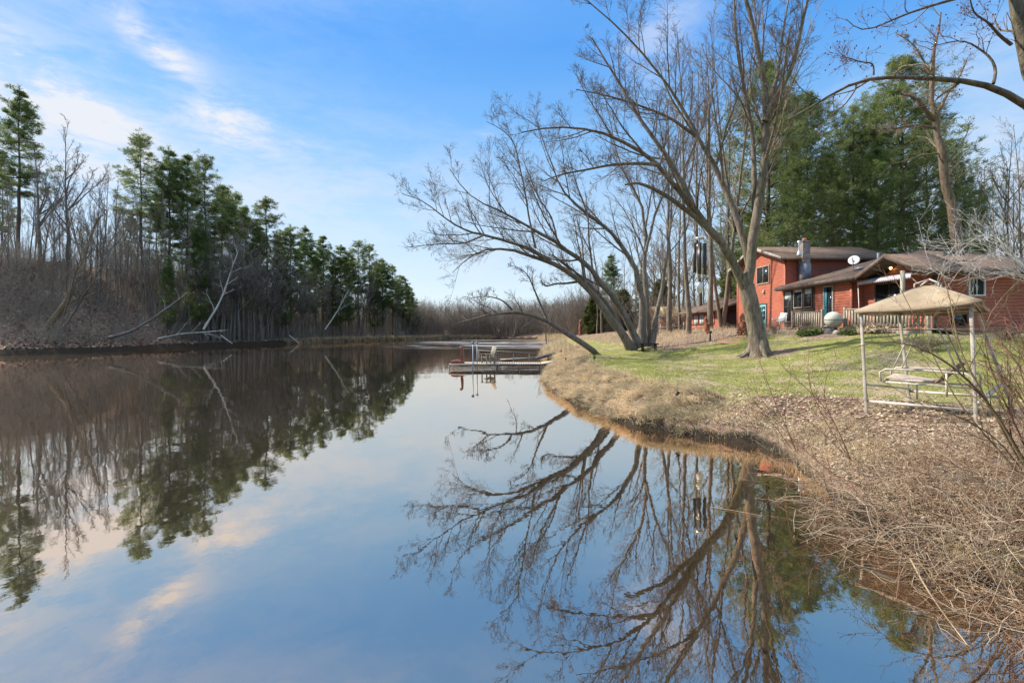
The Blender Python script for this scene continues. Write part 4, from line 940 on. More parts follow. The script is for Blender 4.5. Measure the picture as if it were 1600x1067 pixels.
def window(parent, axis, c, a0, a1, z0, z1, out, fm, panes=1, rows=1, name='window', blind=0, fw=.06, gm=None, inner=None):
    """frame + glass; pane meshes are children of the frame"""
    def bx(b, A0, A1, Z0, Z1, o0, o1):
        x0, x1 = sorted((c + out * o0, c + out * o1))
        return b.box((x0, A0, Z0), (x1, A1, Z1)) if axis == 'x' else b.box((A0, x0, Z0), (A1, x1, Z1))
    b = MB(); o0, o1 = .0, .085
    bx(b, a0 - fw, a0, z0 - fw, z1 + fw, o0, o1); bx(b, a1, a1 + fw, z0 - fw, z1 + fw, o0, o1); bx(b, a0, a1, z0 - fw, z0, o0, o1 + .01); bx(b, a0, a1, z1, z1 + fw, o0, o1)
    f = b.build(name, fm, parent, bevel=.004)
    f.location = (0, 0, 0)
    g = MB(); bx(g, a0, a1, z0, z1, .005, .038)
    def sub(bb, nm, mm):
        V = np.concatenate(bb.V) - np.array(parent.location); o = link(nm, mk(nm, V, [np.array(x) for x in bb.F.values()], mm), f); return o
    sub(g, 'pane', gm or M['glass'])
    mb = MB(); w = (a1 - a0)
    for i in range(1, panes): bx(mb, a0 + w * i / panes - .02, a0 + w * i / panes + .02, z0, z1, .038, .06)
    for i in range(1, rows): bx(mb, a0, a1, z0 + (z1 - z0) * i / rows - .015, z0 + (z1 - z0) * i / rows + .015, .038, .057)
    if panes > 1 or rows > 1: sub(mb, 'mullion', inner or fm)
    if blind:
        q_ = MB(); bx(q_, a0 + .02, a1 - .02, z1 - blind, z1 - .01, .040, .050); sub(q_, 'blind', M['blind'])
    return f
H = thing('red_house', 'red log sided house with brown shingle roofs, two storeys high at its left end', 'house', (18.1, 21, 2.2))
GB = 1.7
# two storey block
siding_wall('gable_wall', H, 'x', 18.1, 32, 38.7, GB, [(32, 7.12), (35.35, 8.22), (38.7, 7.12)], -1)
siding_wall('front_wall', H, 'y', 32, 18.1, 24.8, GB, [(18.1, 7.1), (24.8, 7.1)], -1)
b = MB(); b.box((18.13, 32.03, GB), (24.8, 38.67, 7.0)); b.prism([(18.13, 32.05, 7.0), (18.13, 38.65, 7.0), (18.13, 35.35, 8.15)], (6.6, 0, 0)); b.build('rear_wall', M['siding'], H)
b = MB()
for s in (-1, 1):
    y0 = 35.35; y1 = 35.35 + s * 3.85; p = [(17.55, y0, 8.40), (25.3, y0, 8.40), (25.3, y1, 7.13), (17.55, y1, 7.13)]
    b.prism(p, (0, 0, -.14))
rf = b.build('roof', M['shingle'], H)
b = MB()
for s in (-1, 1):
    y1 = 35.35 + s * 3.87; b.prism([(17.50, 35.35, 8.42), (17.50, y1, 7.13), (17.50, y1, 6.92), (17.50, 35.35, 8.20)], (.045, 0, 0))
fa = b.build('fascia', M['trim_grey'], H)
b = MB(); b.box((17.55, 31.46, 6.90), (25.3, 31.50, 7.12)); b.build('fascia', M['trim'], H)
b = MB(); b.box((18.03, 31.93, GB), (18.12, 32.06, 7.0)); b.box((18.03, 38.62, GB), (18.12, 38.76, 7.1)); b.build('corner_trim', M['siding'], H)
window(H, 'x', 18.1, 33.95, 35.55, 5.70, 6.85, -1, M['trim_grey'], 2)
# teal door with nine lights, storm frame and a half window beside it
dr = window(H, 'x', 18.1, 34.3, 35.25, 2.12, 4.18, -1, M['trim'], 1, name='side_door', gm=M['teal'])
dl = MB(); dl.box((18.035, 34.48, 3.05), (18.06, 35.08, 4.02)); V = np.concatenate(dl.V) - np.array(H.location); link('door_glass', mk('door_glass', V, [np.array(x) for x in dl.F.values()], M['glass']), dr)
dl = MB()
for i in (1, 2): dl.box((18.015, 34.48, 3.05 + .323 * i - .02), (18.033, 35.08, 3.05 + .323 * i + .02)); dl.box((18.013, 34.48 + .2 * i - .015, 3.05), (18.032, 34.48 + .2 * i + .015, 4.02))
dl.ball((17.99, 34.40, 3.05), .04, 8, 6)
V = np.concatenate(dl.V) - np.array(H.location); link('door_bars', mk('door_bars', V, [np.array(x) for x in dl.F.values()], M['teal']), dr)
b = MB(); b.ball((18.0, 34.6, 5.02), (.09, .09, .11), 10, 8); b.box((17.98, 34.54, 5.08), (18.08, 34.66, 5.2)); b.build('wall_light', M['orb'], H, True)
# porch wing
siding_wall('wing_wall', H, 'x', 17.6, 25, 32, GB, [(25, 5.15), (32, 5.15)], -1)
siding_wall('wing_end_wall', H, 'y', 25, 17.6, 18.2, GB, [(17.6, 5.15), (18.2, 5.3)], -1)
b = MB(); b.box((17.63, 25.03, GB), (24.7, 31.95, 5.1)); b.build('wing_core', M['siding'], H)
b = MB(); b.box((17.51, 24.93, GB), (17.62, 25.06, 5.08)); b.build('corner_trim', M['siding'], H)
# windows: 28.6..31.2 three units, dark mullion boards between, door 26.3..27.2
b = MB(); b.box((17.54, 28.05, 2.55), (17.60, 31.15, 5.0)); b.build('window_surround', M['trim'], H)
window(H, 'x', 17.54, 30.25, 31.0, 2.9, 4.75, -1, M['trim'], 1, 2, blind=.45)
window(H, 'x', 17.54, 29.15, 29.95, 3.75, 4.8, -1, M['trim_grey'], 1, 1, blind=.12)
window(H, 'x', 17.54, 28.2, 28.9, 3.75, 4.8, -1, M['trim'], 1, 1, blind=.30)
dr = window(H, 'x', 17.6, 26.45, 27.15, 2.62, 4.75, -1, M['trim_grey'], 1, name='porch_door', fw=.09)
b = MB(); b.box((17.535, 26.92, 2.62), (17.558, 27.15, 4.75)); b.box((17.535, 26.45, 2.62), (17.558, 26.53, 4.75)); b.box((17.535, 26.53, 2.62), (17.558, 26.92, 2.95)); b.ball((17.52, 27.02, 3.65), .035, 8, 6)
V = np.concatenate(b.V) - np.array(H.location); link('door_leaf', mk('door_leaf', V, [np.array(x) for x in b.F.values()], M['teal_dark']), dr)
# main wing
siding_wall('main_gable_wall', H, 'x', 18.2, 20.8, 25.0, GB, [(20.8, 5.05), (22.15, 5.68), (24.05, 4.9), (25, 4.9)], -1)
siding_wall('main_front_wall', H, 'y', 20.8, 18.2, 27.2, GB, [(18.2, 4.93), (27.2, 4.93)], -1)
siding_wall('main_side_wall', H, 'x', 27.2, 20.8, 31, GB, [(20.8, 4.9), (31, 4.9)], 1)
b = MB(); b.box((18.25, 20.83, GB), (27.17, 24.98, 4.95)); b.box((24.8, 25.0, GB), (27.17, 31.9, 4.93)); b.build('main_core', M['siding'], H)
b = MB(); b.box((18.12, 20.72, GB), (18.23, 20.84, 4.98)); b.build('corner_trim', M['trim'], H)
A = (17.1, 24.05, 5.08); Bp = (17.1, 31.45, 5.08); G = (17.1, 22.15, 5.87); Dp = (17.1, 20.15, 4.97); Cc = (27.5, 20.15, 4.97); Rg = (24.2, 28.7, 7.12); R2 = (24.2, 31.48, 7.12); E2 = (27.5, 31.48, 5.0)
G2 = (19.2, 22.15, 5.87); D2 = (19.2, 20.15, 4.97); A2 = (19.2, 24.05, 5.08)
b = MB(); dn = (0, 0, -.13); b.prism([Dp, D2, G2, G], dn); b.prism([G, G2, A2, A], dn)
for t in [(Bp, R2, Rg), (Bp, Rg, A), (A, Rg, G2), (G2, Rg, D2), (D2, Rg, Cc), (Cc, Rg, R2), (Cc, R2, E2)]: b.prism(list(t)[::-1], dn)
b.build('roof', M['shingle'], H)
def strip(p, q, o, h0=.02, h1=-.2, th=.04):
    p = np.array(p, float); q = np.array(q, float); o = np.array(o, float) * th
    return [p + (0, 0, h0) + o, q + (0, 0, h0) + o, q + (0, 0, h1) + o, p + (0, 0, h1) + o], -o * .98
b = MB()
for p, q_, o in [(A, Bp, (-1, 0, 0)), (Dp, Cc, (0, -1, 0)), (G, A, (-1, 0, 0)), (G, Dp, (-1, 0, 0)), (Bp, (18.05, 31.45, 5.36), (0, 1, 0))]:
    s, d = strip(p, q_, o); b.prism(s, d)
b.build('fascia', M['trim'], H)
b = MB(); b.box((17.12, 24.1, 4.86), (17.6, 31.4, 4.89)); b.box((17.2, 20.2, 4.77), (27.1, 20.8, 4.80)); b.build('soffit', M['soffit'], H)
window(H, 'y', 20.8, 19.66, 20.26, 3.92, 4.60, -1, M['white'], 2)
window(H, 'y', 20.8, 18.95, 19.5, 2.62, 3.15, -1, M['black'], 1)
dr = window(H, 'x', 18.2, 22.4, 24.1, 2.6, 4.62, -1, M['trim'], 2, name='patio_door')
b = MB()
for yy in (23.05, 23.3): b.ball((18.06, yy, 5.34), (.05, .05, .06), 10, 8)
b.build('lit_bulb', M['lamp'], H, True)
b = MB()
for yy in (23.05, 23.3): b.bar((18.2, yy, 5.36), (18.10, yy, 5.36), .05)
b.build('lamp_holder', M['white'], H)
# chimney, flue, vents, dish
b = MB(); b.box((18.85, 31.30, 5.6), (19.33, 31.80, 8.05)); b.box((18.81, 31.26, 8.05), (19.37, 31.84, 8.13)); ch = b.build('chimney', M['chimney'], H, bevel=.01)
def subm(bb, nm, mm, par, sm_=False):
    V = np.concatenate(bb.V) - np.array(H.location); return link(nm, mk(nm, V, [np.array(x) for x in bb.F.values()], mm, sm_), par)
b = MB(); b.tube([(19.09, 31.55, 8.12), (19.09, 31.55, 8.33)], [.15, .12], 12); subm(b, 'clay_pot', M['clay'], ch)
b = MB(); b.box((18.82, 31.27, 5.45), (19.36, 31.83, 6.65)); subm(b, 'flashing', M['flash'], ch)
b = MB(); b.tube([(18.60, 31.3, 7.15), (18.60, 31.3, 7.25), (18.6, 31.3, 7.38), (18.6, 31.3, 7.5), (18.6, 31.3, 7.9), (18.6, 31.3, 8.1), (18.6, 31.3, 8.15)], [.16, .15, .09, .05, .05, .11, .02], 12); b.build('flue', M['silver'], H, True)
b = MB(); b.tube([(19.4, 25.6, 5.7), (19.4, 25.6, 6.45)], .06, 10); b.box((19.0, 26.4, 5.66), (19.5, 26.9, 5.84)); b.build('roof_vent', M['flash'], H)
b = MB(); b.box((20.8, 22.9, 5.95), (21.5, 23.3, 6.15)); b.build('roof_hatch', M['black'], H)
dh = thing('satellite_dish', 'white satellite dish on the brown roof right of the chimney', 'satellite dish', (20.9, 29.6, 6.2))
b = local(); b.tube([(0, 0, -.25), (0, 0, .45)], .03, 8); b.build('mast', M['flash'], dh)
b = local(); n_ = 20; V = [(0, .09, 0)]; Fs = []
for j, rr in enumerate((.1, .2, .29)):
    for i in range(n_): a = 2 * math.pi * i / n_; V.append((rr * math.cos(a) * 1.05, .09 - .5 * rr * rr, rr * math.sin(a)))
Fs = [(0, 1 + i, 1 + (i + 1) % n_) for i in range(n_)] + [(1 + j * n_ + i, 1 + (j + 1) * n_ + i, 1 + (j + 1) * n_ + (i + 1) % n_, 1 + j * n_ + (i + 1) % n_) for j in range(2) for i in range(n_)]
V = [tuple(Vector((x, y, z)) ) for x, y, z in V]; rot = Vector((-.75, -.75, .35)).to_track_quat('-Y', 'Z')
V = [tuple(rot @ Vector(v) + Vector((0, -.05, .45))) for v in V]; b.add(V, Fs); o = b.build('dish', M['white'], dh, True); so_ = o.modifiers.new('thick', 'SOLIDIFY'); so_.thickness = .02
b = local(); b.bar(tuple(rot @ Vector((0, .05, -.4)) + Vector((0, -.05, .45))), tuple(rot @ Vector((0, -.5, -.05)) + Vector((0, -.05, .45))), .03); b.build('arm', M['flash'], dh)
# awning
aw = thing('awning', 'lilac white awning with a scalloped edge under the right gable', 'awning', (17.75, 22.9, 4.8))
b = MB(); n_ = 26; ys = np.linspace(24.5, 21.2, n_ + 1)
for i in range(n_):
    y0, y1 = ys[i], ys[i + 1]; ym = (y0 + y1) / 2; b.prism([(17.50, y0, 4.86), (17.50, y1, 4.86), (17.50, y1, 4.70), (17.50, ym, 4.64), (17.50, y0, 4.70)], (.012, 0, 0))
b.build('valance', M['lilac'], aw)
b = MB(); b.prism([(17.5, 24.5, 4.87), (17.5, 21.2, 4.87), (18.1, 21.2, 5.02), (18.1, 24.5, 5.02)], (0, 0, -.02)); b.build('fabric', M['lilac'], aw)
b = MB(); b.bar((17.52, 24.46, 4.7), (17.6, 24.46, 2.7), .03); b.bar((17.52, 21.25, 4.75), (18.15, 21.25, 4.2), .03); b.build('support', M['white'], aw)
# deck and railings
dk = thing('wooden_deck', 'low weathered wooden deck wrapping the porch corner of the red house', 'deck', (17, 22, 2.4))
b = MB()
for i in range(15): b.box((15.75 + .0, 18.2 + i * .47, 2.42), (18.15, 18.2 + i * .47 + .45, 2.46)) if 18.2 + i * .47 < 20.3 else b.box((15.75, 18.2 + i * .47, 2.42), (18.15, 18.2 + i * .47 + .45, 2.46))
for i in range(9): b.box((16.45, 25.3 + i * .38, 2.42), (17.55, 25.3 + i * .38 + .365, 2.46))
b.build('boards', M['deckwood'], dk)
b = MB(); b.box((15.78, 18.22, 2.0), (15.84, 25.0, 2.41)); b.box((16.48, 25.3, 2.0), (16.53, 28.7, 2.41)); b.build('skirt', M['deckwood'], dk)
def rail(label, x, y0, y1, z, h=.92):
    o = thing('deck_railing', label, 'railing', (x, y0, z)); L = y1 - y0
    b = local(); b.box((-.07, -.02, h - .04), (.07, L + .02, h)); b.box((-.03, 0, h - .13), (.01, L, h - .045)); b.box((-.03, 0, .10), (.01, L, .18)); b.build('rails', M['deckwood'], o)
    b = local(); n = int(L / .19)
    for i in range(1, n): b.box((-.065, L * i / n - .045, .04), (-.032, L * i / n + .045, h - .06))
    b.build('balusters', M['deckwood'], o)
    for yy in ((0, L) if L < 4 else (0, L / 2, L)):
        b = local(); b.box((-.055, yy - .055, -.35), (.055, yy + .055, h + .1)); b.build('post', M['deckwood'], o, bevel=.01)
    return o
rail('short weathered deck railing under the porch windows', 16.5, 25.7, 28.4, 2.46)
rail('long weathered deck railing behind the canopy swing', 15.85, 18.4, 23.0, 2.46)
# porch post
b = MB(); b.box((16.4, 20.3, 2.46), (16.52, 20.42, 4.9)); o = b.build('wooden_post', M['deckwood']); tag(o, 'tall weathered wooden post on the deck before the awning', 'post')
# shade boards under the far porch
# white chair, cart, orb, stones, shrubs
def patio_chair(label, loc, rz, s=1., m=None):
    o = thing('patio_chair', label, 'chair', loc, rz); m = m or M['white']
    b = local(); b.prism([(-.25, -.25, .42), (.25, -.25, .42), (.25, .25, .38), (-.25, .25, .38)], (0, 0, .03)); b.build('seat', m, o)
    b = local(); b.prism([(-.26, .24, .40), (.26, .24, .40), (.24, .42, .98), (-.24, .42, .98)], (0, .03, 0)); b.build('backrest', m, o)
    for sx in (-1, 1):
        b = local(); b.tube([(sx * .28, -.26, 0), (sx * .28, -.27, .40), (sx * .28, -.22, .62), (sx * .28, .28, .64)], .018, 8); b.tube([(sx * .28, .36, 0), (sx * .28, .26, .45), (sx * .27, .34, .75)], .018, 8); b.build('leg', m, o, True)
    return o
patio_chair('white mesh patio chair beside the porch steps', (16.35, 29.6, gz(16.35, 29.6)), -1.2)
ob = thing('garden_orb', 'large mossy white garden orb on dark rock in front of the porch door', 'garden orb', (15.3, 23.0, 2.2))
b = local(); b.ball((0, 0, .67), .39, 28, 18); b.build('orb', M['orb'], ob, True)
b = local(); b.tube([(0, 0, .659), (0, 0, .681)], .394, 32); b.build('seam', M['stone_dark'], ob)
def stone(label, loc, r, m='stone', seed=0, group=None, name='stone'):
    b = local(); b.ball((0, 0, r[2] * .5), r, 14, 9, .13, seed); o = b.build(name, M[m], None, True); o.location = loc; return tag(o, label, 'stone', group)
stone('dark glossy rock carrying the white garden orb', (15.3, 23.05, 2.0), (.46, .40, .30), 'stone_dark', 3, name='rock')
stone('round tan stone in front of the dark rock', (15.05, 22.4, gz(15, 22.4) - .02), (.17, .15, .14), 'stone', 5)
q = np.random.default_rng(71)
for j in range(14):
    x = 13.2 + q.uniform(0, 2.8); y = 26.2 + q.uniform(-1, 4.5); s = q.uniform(.1, .24)
    stone('tan field stone edging the garden bed beside the porch', (x, y, gz(x, y) - .04), (s, s * .8, s * .55), 'stone', j, 'stones edging the porch garden bed')
# low evergreen and leafless garden shrubs before the porch
def bush(label, loc, r, m, mt, seed, n=900, group=None, sz=.07, name='garden_shrub'):
    q = np.random.default_rng(seed); o = thing(name, label, 'shrub', loc, 0, group)
    st = [([(0, 0, -.05), (q.normal(0, r[0] * .25), q.normal(0, r[1] * .25), r[2] * .5), (q.normal(0, r[0] * .6), q.normal(0, r[1] * .6), r[2] * q.uniform(.7, 1.1))], .012, .005) for _ in range(14)]
    L0, R0 = limbs(st, 0, 7); a, ra = spawn(L0, R0, 7, 40, .5, 4, q, .1, .15, .2, .6, .004); a2, r2 = spawn(a, ra, 4, 40, .5, 3, q, .1, .15, .2, .6, .004)
    V, Fq = tubes_mesh([(L0, R0), (a, ra), (a2, r2)], 4); link('stems', mk('stems', V, [Fq], mt), o)
    if n:
        u = q.normal(size=(n, 3)); u /= np.linalg.norm(u, axis=1, keepdims=True); u[:, 2] = np.abs(u[:, 2]); c = u * np.array(r) * q.uniform(.45, 1.05, n)[:, None]
        t1 = q.normal(size=(n, 3)) * sz; t2 = q.normal(size=(n, 3)) * sz * .45
        V = np.stack([c - t1, c - t2, c + t1, c + t2], 1).reshape(-1, 3); link('foliage', mk('foliage', V, [np.arange(n)[:, None] * 4 + np.arange(4)[None]], m), o)
    return o
for a in [('flat dark green juniper left of the garden orb', (14.6, 23.6, 0), (.6, .45, .32), 'needle', 1500), ('flat green juniper right of the garden orb', (15.5, 21.9, 0), (.6, .5, .30), 'needle', 1300),
          ('pale leafless shrub before the short railing', (14.3, 26.3, 0), (.6, .5, .7), None, 0), ('russet leaved shrub at the corner of the two storey part', (13.9, 28.6, 0), (.55, .5, .55), 'rust', 500),
          ('yellow green herb clump in the porch bed', (13.4, 26.6, 0), (.5, .4, .32), 'needle_pale', 900), ('grey leafless shrub right of the forked tree trunk', (12.8, 24.8, 0), (.6, .5, .45), None, 0),
          ('dry brown perennial clump under the long railing', (15.2, 20.4, 0), (.5, .6, .4), 'leaf', 400), ('leafless shrub by the corner of the deck', (15.2, 24.9, 0), (.45, .4, .6), None, 0),
          ('dark leafless shrub in the lawn behind the swing', (13.2, 15.5, 0), (1.0, .5, .35), None, 0), ('second dark leafless clump in the lawn, nearer the right edge', (16.6, 16.2, 0), (.9, .5, .35), None, 0)]:
    x, y, _ = a[1]; bush(a[0], (x, y, gz(x, y)), a[2], M[a[3]] if a[3] else None, M['twig'], hash(a[0][:9]) % 7 + len(a[0]), a[4])
# brick coloured path and steps, carved stumps
pth = [(11.6, 24.9), (12.6, 24.6), (14.2, 27.0), (15.0, 31.0), (14.2, 32.0), (12.6, 29.6), (11.4, 27.2)]
b = MB(); b.add([(x, y, gz(x, y) + .03) for x, y in pth], [tuple(range(len(pth)))])
o = b.build('path', M['dirt']); tag(o, kind='structure')
def carving(label, x, y, h, r, m, lean=(0, 0), seed=0):
    z = gz(x, y); g = np.random.default_rng(seed); pts = [(x + lean[0] * t * h, y, z - .1 + t * (h + .1)) for t in np.linspace(0, 1, 10)]
    rs = [r * k for k in (1.25, 1.1, .9, 1.0, 1.12, .9, .7, .85, .6, .25)]; b = MB(); b.tube(pts, rs, 12)
    b.bar((x - r * .6, y - r, z + h * .62), (x + r * .9, y - r * 1.1, z + h * .5), r * .5); b.ball((x + lean[0] * h, y - r * .4, z + h * .86), r * .55, 10, 8)
    o = b.build('wood_carving', m, None, True); return tag(o, label, 'wood carving')
carving('rust red carved wooden figure left of the forked tree, beyond the lawn', P(1106, 0, 33)[0], 33, 1.25, .17, M['rust'], (-.12, 0))
carving('orange brown carved stump half hidden behind the forked tree trunk', P(1161, 0, 29)[0], 29, 1.25, .24, M['rust_bright'], (0, 0), 2)
carving('tall rust red post figure standing far back on the lawn', P(907, 0, 76)[0], 76, 2.5, .28, M['rust'], (0, 0), 3)
b = MB(); b.box((11.95, 29.2, gz(12, 29.2) - .05), (12.03, 29.28, gz(12, 29.2) + .55)); b.box((11.9, 29.15, gz(12, 29.2) + .5), (12.08, 29.33, gz(12, 29.2) + .62)); tag(b.build('garden_post', M['black']), 'small black post light beside the orange brown stump', 'post light')

# low red outbuilding
g = thing('outbuilding', 'low red outbuilding with brown roof behind the row of straight trunks', 'outbuilding', (18, 45, 2))
siding_wall('front_wall', g, 'x', 18, 42, 50, 2.35, [(42, 4.15), (50, 4.15)], -1, .16)
b = MB(); b.box((17.95, 41.95, 1.2), (18.05, 50, 2.36)); b.build('foundation', M['shed'], g)
b = MB(); b.box((18.03, 42.02, 1.3), (26, 49.98, 4.1)); b.prism([(18.03, 42.02, 4.1), (26, 42.02, 4.1), (22, 42.02, 5.5)], (0, 7.9, 0)); b.build('rear_wall', M['garage_dark'], g)
b = MB(); b.prism([(17.3, 41.5, 3.98), (22, 41.5, 5.68), (22, 50.6, 5.68), (17.3, 50.6, 3.98)], (0, 0, -.14)); b.prism([(22, 41.5, 5.68), (26.7, 41.5, 3.98), (26.7, 50.6, 3.98), (22, 50.6, 5.68)], (0, 0, -.14)); b.build('roof', M['shingle'], g)
for y0, y1 in ((45.2, 46.3), (46.6, 47.7), (42.9, 43.6)): window(g, 'x', 18, y0, y1, 2.85, 3.75, -1, M['rust'], 2, 2, gm=M['blind'])
b = MB(); b.box((17.9, 44.0, 1.7), (17.97, 44.75, 3.7)); b.build('door', M['trim_grey'], g)
g2 = thing('cabin', 'small far cabin with a tan roof left of the low red outbuilding', 'cabin', (22, 68, 2))
b = MB(); b.box((21.2, 68, 1), (28, 74, 4.2)); b.build('wall', M['rust'], g2)
b = MB(); b.prism([(20.4, 67.3, 4.1), (28.6, 67.3, 4.1), (28.6, 71, 5.6), (20.4, 71, 5.6)], (0, 0, -.2)); b.prism([(20.4, 71, 5.6), (28.6, 71, 5.6), (28.6, 75, 4.1), (20.4, 75, 4.1)], (0, 0, -.2)); b.build('roof', M['straw'], g2)
window(g2, 'y', 68, 22.0, 23.0, 2.5, 3.5, -1, M['trim'], 2); window(g2, 'y', 68, 24.4, 25.3, 2.5, 3.5, -1, M['trim'], 2)
# fence and birdhouse
fz = thing('rail_fence', 'low grey rail fence behind the five stemmed tree', 'fence', (13.5, 46, 1.7))
for i in range(7):
    x = 12.4 + i * 1.0; y = 47.5 - i * .35; b = MB(); b.box((x - .05, y - .05, gz(x, y) - .2), (x + .05, y + .05, gz(x, y) + .9)); b.build('post', M['deckwood'], fz)
b = MB()
for h in (.4, .78): b.bar((12.4, 47.44, gz(12.4, 47.5) + h), (18.4, 45.34, gz(18.4, 45.4) + h), .05, .09)
b.build('rail', M['deckwood'], fz)
bh = thing('birdhouse', 'small white birdhouse on a post behind the five stemmed tree', 'birdhouse', (P(1028, 0, 42)[0], 42, gz(12.7, 42)))
b = local(); b.box((-.04, -.04, -.1), (.04, .04, 1.2)); b.build('post', M['deckwood'], bh)
b = local(); b.box((-.15, -.12, 1.2), (.15, .12, 1.5)); b.build('box', M['white'], bh)
b = local(); b.prism([(-.2, -.17, 1.5), (.2, -.17, 1.5), (0, -.17, 1.68)], (0, .34, 0)); b.build('roof', M['trim_grey'], bh)
# bench at the foot of the five stemmed tree
bn = thing('garden_bench', 'small dark bench at the foot of the five stemmed tree', 'bench', (P(1014, 0, 28.8)[0], 28.8, gz(8.1, 28.8)))
b = local(); b.box((-.55, -.18, .40), (.55, .18, .46)); b.build('seat', M['garage_dark'], bn)
for sx in (-1, 1):
    b = local(); b.box((sx * .38 - .05, -.14, -.05), (sx * .38 + .05, .14, .40)); b.build('leg', M['garage_dark'], bn)
# path lights
def pathlight(label, x, y, h, tilt=0, up=True):
    o = thing('path_light', label, 'path light', (x, y, gz(x, y)), 0, None); o.rotation_euler = (0, tilt, 0)
    b = local(); b.tube([(0, 0, -.1), (0, 0, h)], .011, 8); b.build('stake', M['shed'], o)
    b = local(); b.tube([(0, 0, h - .02), (0, 0, h + .07)], [.035, .045], 10); b.tube([(0, 0, h + .07), (0, 0, h + .085)], .065, 12); b.build('lamp_head', M['black'], o)
pathlight('leaning black solar path light on the lawn edge nearest the camera', P(1043, 0, 12.6)[0], 12.6, .42, .6)
pathlight('small upright black path light on the lawn edge near the dock', P(927, 0, 20.5)[0], 20.5, .42, .1)
pathlight('tiny path light at the head of the dock ramp', P(884, 0, 26)[0], 26, .3, 0)
pathlight('tiny path light on the point left of the leaning thin tree', P(877, 0, 33)[0], 33, .45, 0)
# near leaf debris: white stones
# ---------------------------------------------------------------- docks
d = thing('dock', 'long low metal framed dock with bleached boards reaching into the river', 'dock', (-1, 30, .3))
b = MB(); n_ = 38
for i in range(n_):
    x = -3.75 + i * .1455; b.box((x, 29.05, .27), (x + .135, 30.9, .30))
b.build('boards', M['dockwood'], d)
b = MB()
for y in (29.0, 30.92): b.bar((-3.8, y, .285), (1.8, y, .285), .06, .07); b.bar((-3.8, y, .08), (1.8, y, .08), .05, .05); 
for x in (-3.78, -2.36, -.95, .45, 1.75):
    b.bar((x, 29.0, .28), (x, 30.92, .28), .05, .05)
    for y in (29.0, 30.92): b.bar((x, y, .3), (x, y, -.9), .06)
for x in (-3.5, -2.1, -.7, .7): b.bar((x, 29.0, .09), (x + 1.2, 29.0, .26), .025)
b.build('frame', M['dockframe'], d)
b = MB()
b.prism([(1.8, 29.2, .27), (1.8, 30.6, .27), (3.0, 30.9, .42), (3.0, 29.7, .42)], (0, 0, .05)); b.build('ramp', M['dockwood'], d)
for x in (-2.34, -2.12):
    b = MB(); b.tube([(x, 28.94 if x < -2.2 else 29.4, -1.0), (x, 28.94 if x < -2.2 else 29.4, 1.58)], .032, 10); b.box((x - .08, 28.88 if x < -2.2 else 29.34, 1.56), (x + .08, 29.02 if x < -2.2 else 29.48, 1.66)); b.build('post', M['bluepost'], d)
def adirondack(label, loc, rz, m, low=False):
    o = thing('dock_chair', label, 'chair', loc, rz)
    b = local()
    for i in range(5): b.box((-.26, -.30 + i * .11, .36 - i * .022), (.26, -.30 + i * .11 + .095, .385 - i * .022))
    b.build('seat', m, o)
    b = local()
    for i in range(5): x = -.26 + i * .106; h = 1.0 + .05 * (2 - abs(i - 2)); b.prism([(x, .20, .28), (x + .095, .20, .28), (x + .095, .42, h), (x, .42, h)], (0, .025, 0))
    b.build('backrest', m, o)
    for sx in (-1, 1):
        b = local(); b.box((sx * .30 - .07, -.38, .56), (sx * .30 + .07, .36, .585)); b.build('armrest', m, o)
        b = local(); b.box((sx * .29 - .02, -.34, 0), (sx * .29 + .02, -.26, .56)); b.build('leg', m, o)
        b = local(); b.prism([(sx * .27 - .015, .22, .0), (sx * .27 - .015, .32, .0), (sx * .27 - .015, .34, .56), (sx * .27 - .015, .24, .56)], (.03, 0, 0)); b.build('leg', m, o)
    return o
adirondack('grey weathered adirondack chair in the middle of the dock, facing left', (-1.45, 29.9, .30), -1.0, M['greychair'])
rc = thing('low_red_chair', 'low faded red seat with a narrow upright back at the left end of the dock', 'chair', (-3.25, 29.7, .30), 0)
b = local(); b.prism([(-.5, -.25, 0), (-.45, -.25, .16), (-.2, -.25, .22), (.30, -.25, .16), (.32, -.25, 0)], (0, .5, 0)); b.build('seat', M['redchair'], rc, bevel=.02)
b = local(); b.prism([(.10, -.22, .14), (.22, -.22, .14), (.26, -.22, .45), (.24, -.22, .96), (.16, -.22, 1.0), (.13, -.22, .5)], (0, .44, 0)); b.ball((.12, 0, .98), (.09, .22, .07), 10, 8); b.build('backrest', M['redchair'], rc, bevel=.02)
gw = thing('gangway', 'narrow weathered gangway with one handrail behind the dock', 'gangway', (0, 37, .2))
b = MB(); b.prism([(-.9, 36.6, .02), (1.9, 36.6, .16), (1.9, 37.3, .16), (-.9, 37.3, .02)], (0, 0, .08)); b.build('walkway', M['dockframe'], gw)
b = MB(); b.bar((-2.6, 36.6, .78), (2.0, 36.6, .55), .07, .09); b.bar((-2.55, 36.6, .3), (-1.2, 36.6, .3), .05); b.build('handrail', M['deckwood'], gw)
for x in (-2.5, -1.2, .1, 1.3):
    b = MB(); b.bar((x, 36.6, .78 - (x + 2.6) * .05), (x, 36.6, -.8), .07); b.build('post', M['deckwood'], gw)
b = MB(); b.prism([(1.8, 36.2, .1), (3.3, 36.2, .45), (3.3, 37.6, .45), (1.8, 37.6, .1)], (0, 0, .14)); tag(b.build('landing', M['stone_dark'], gw))

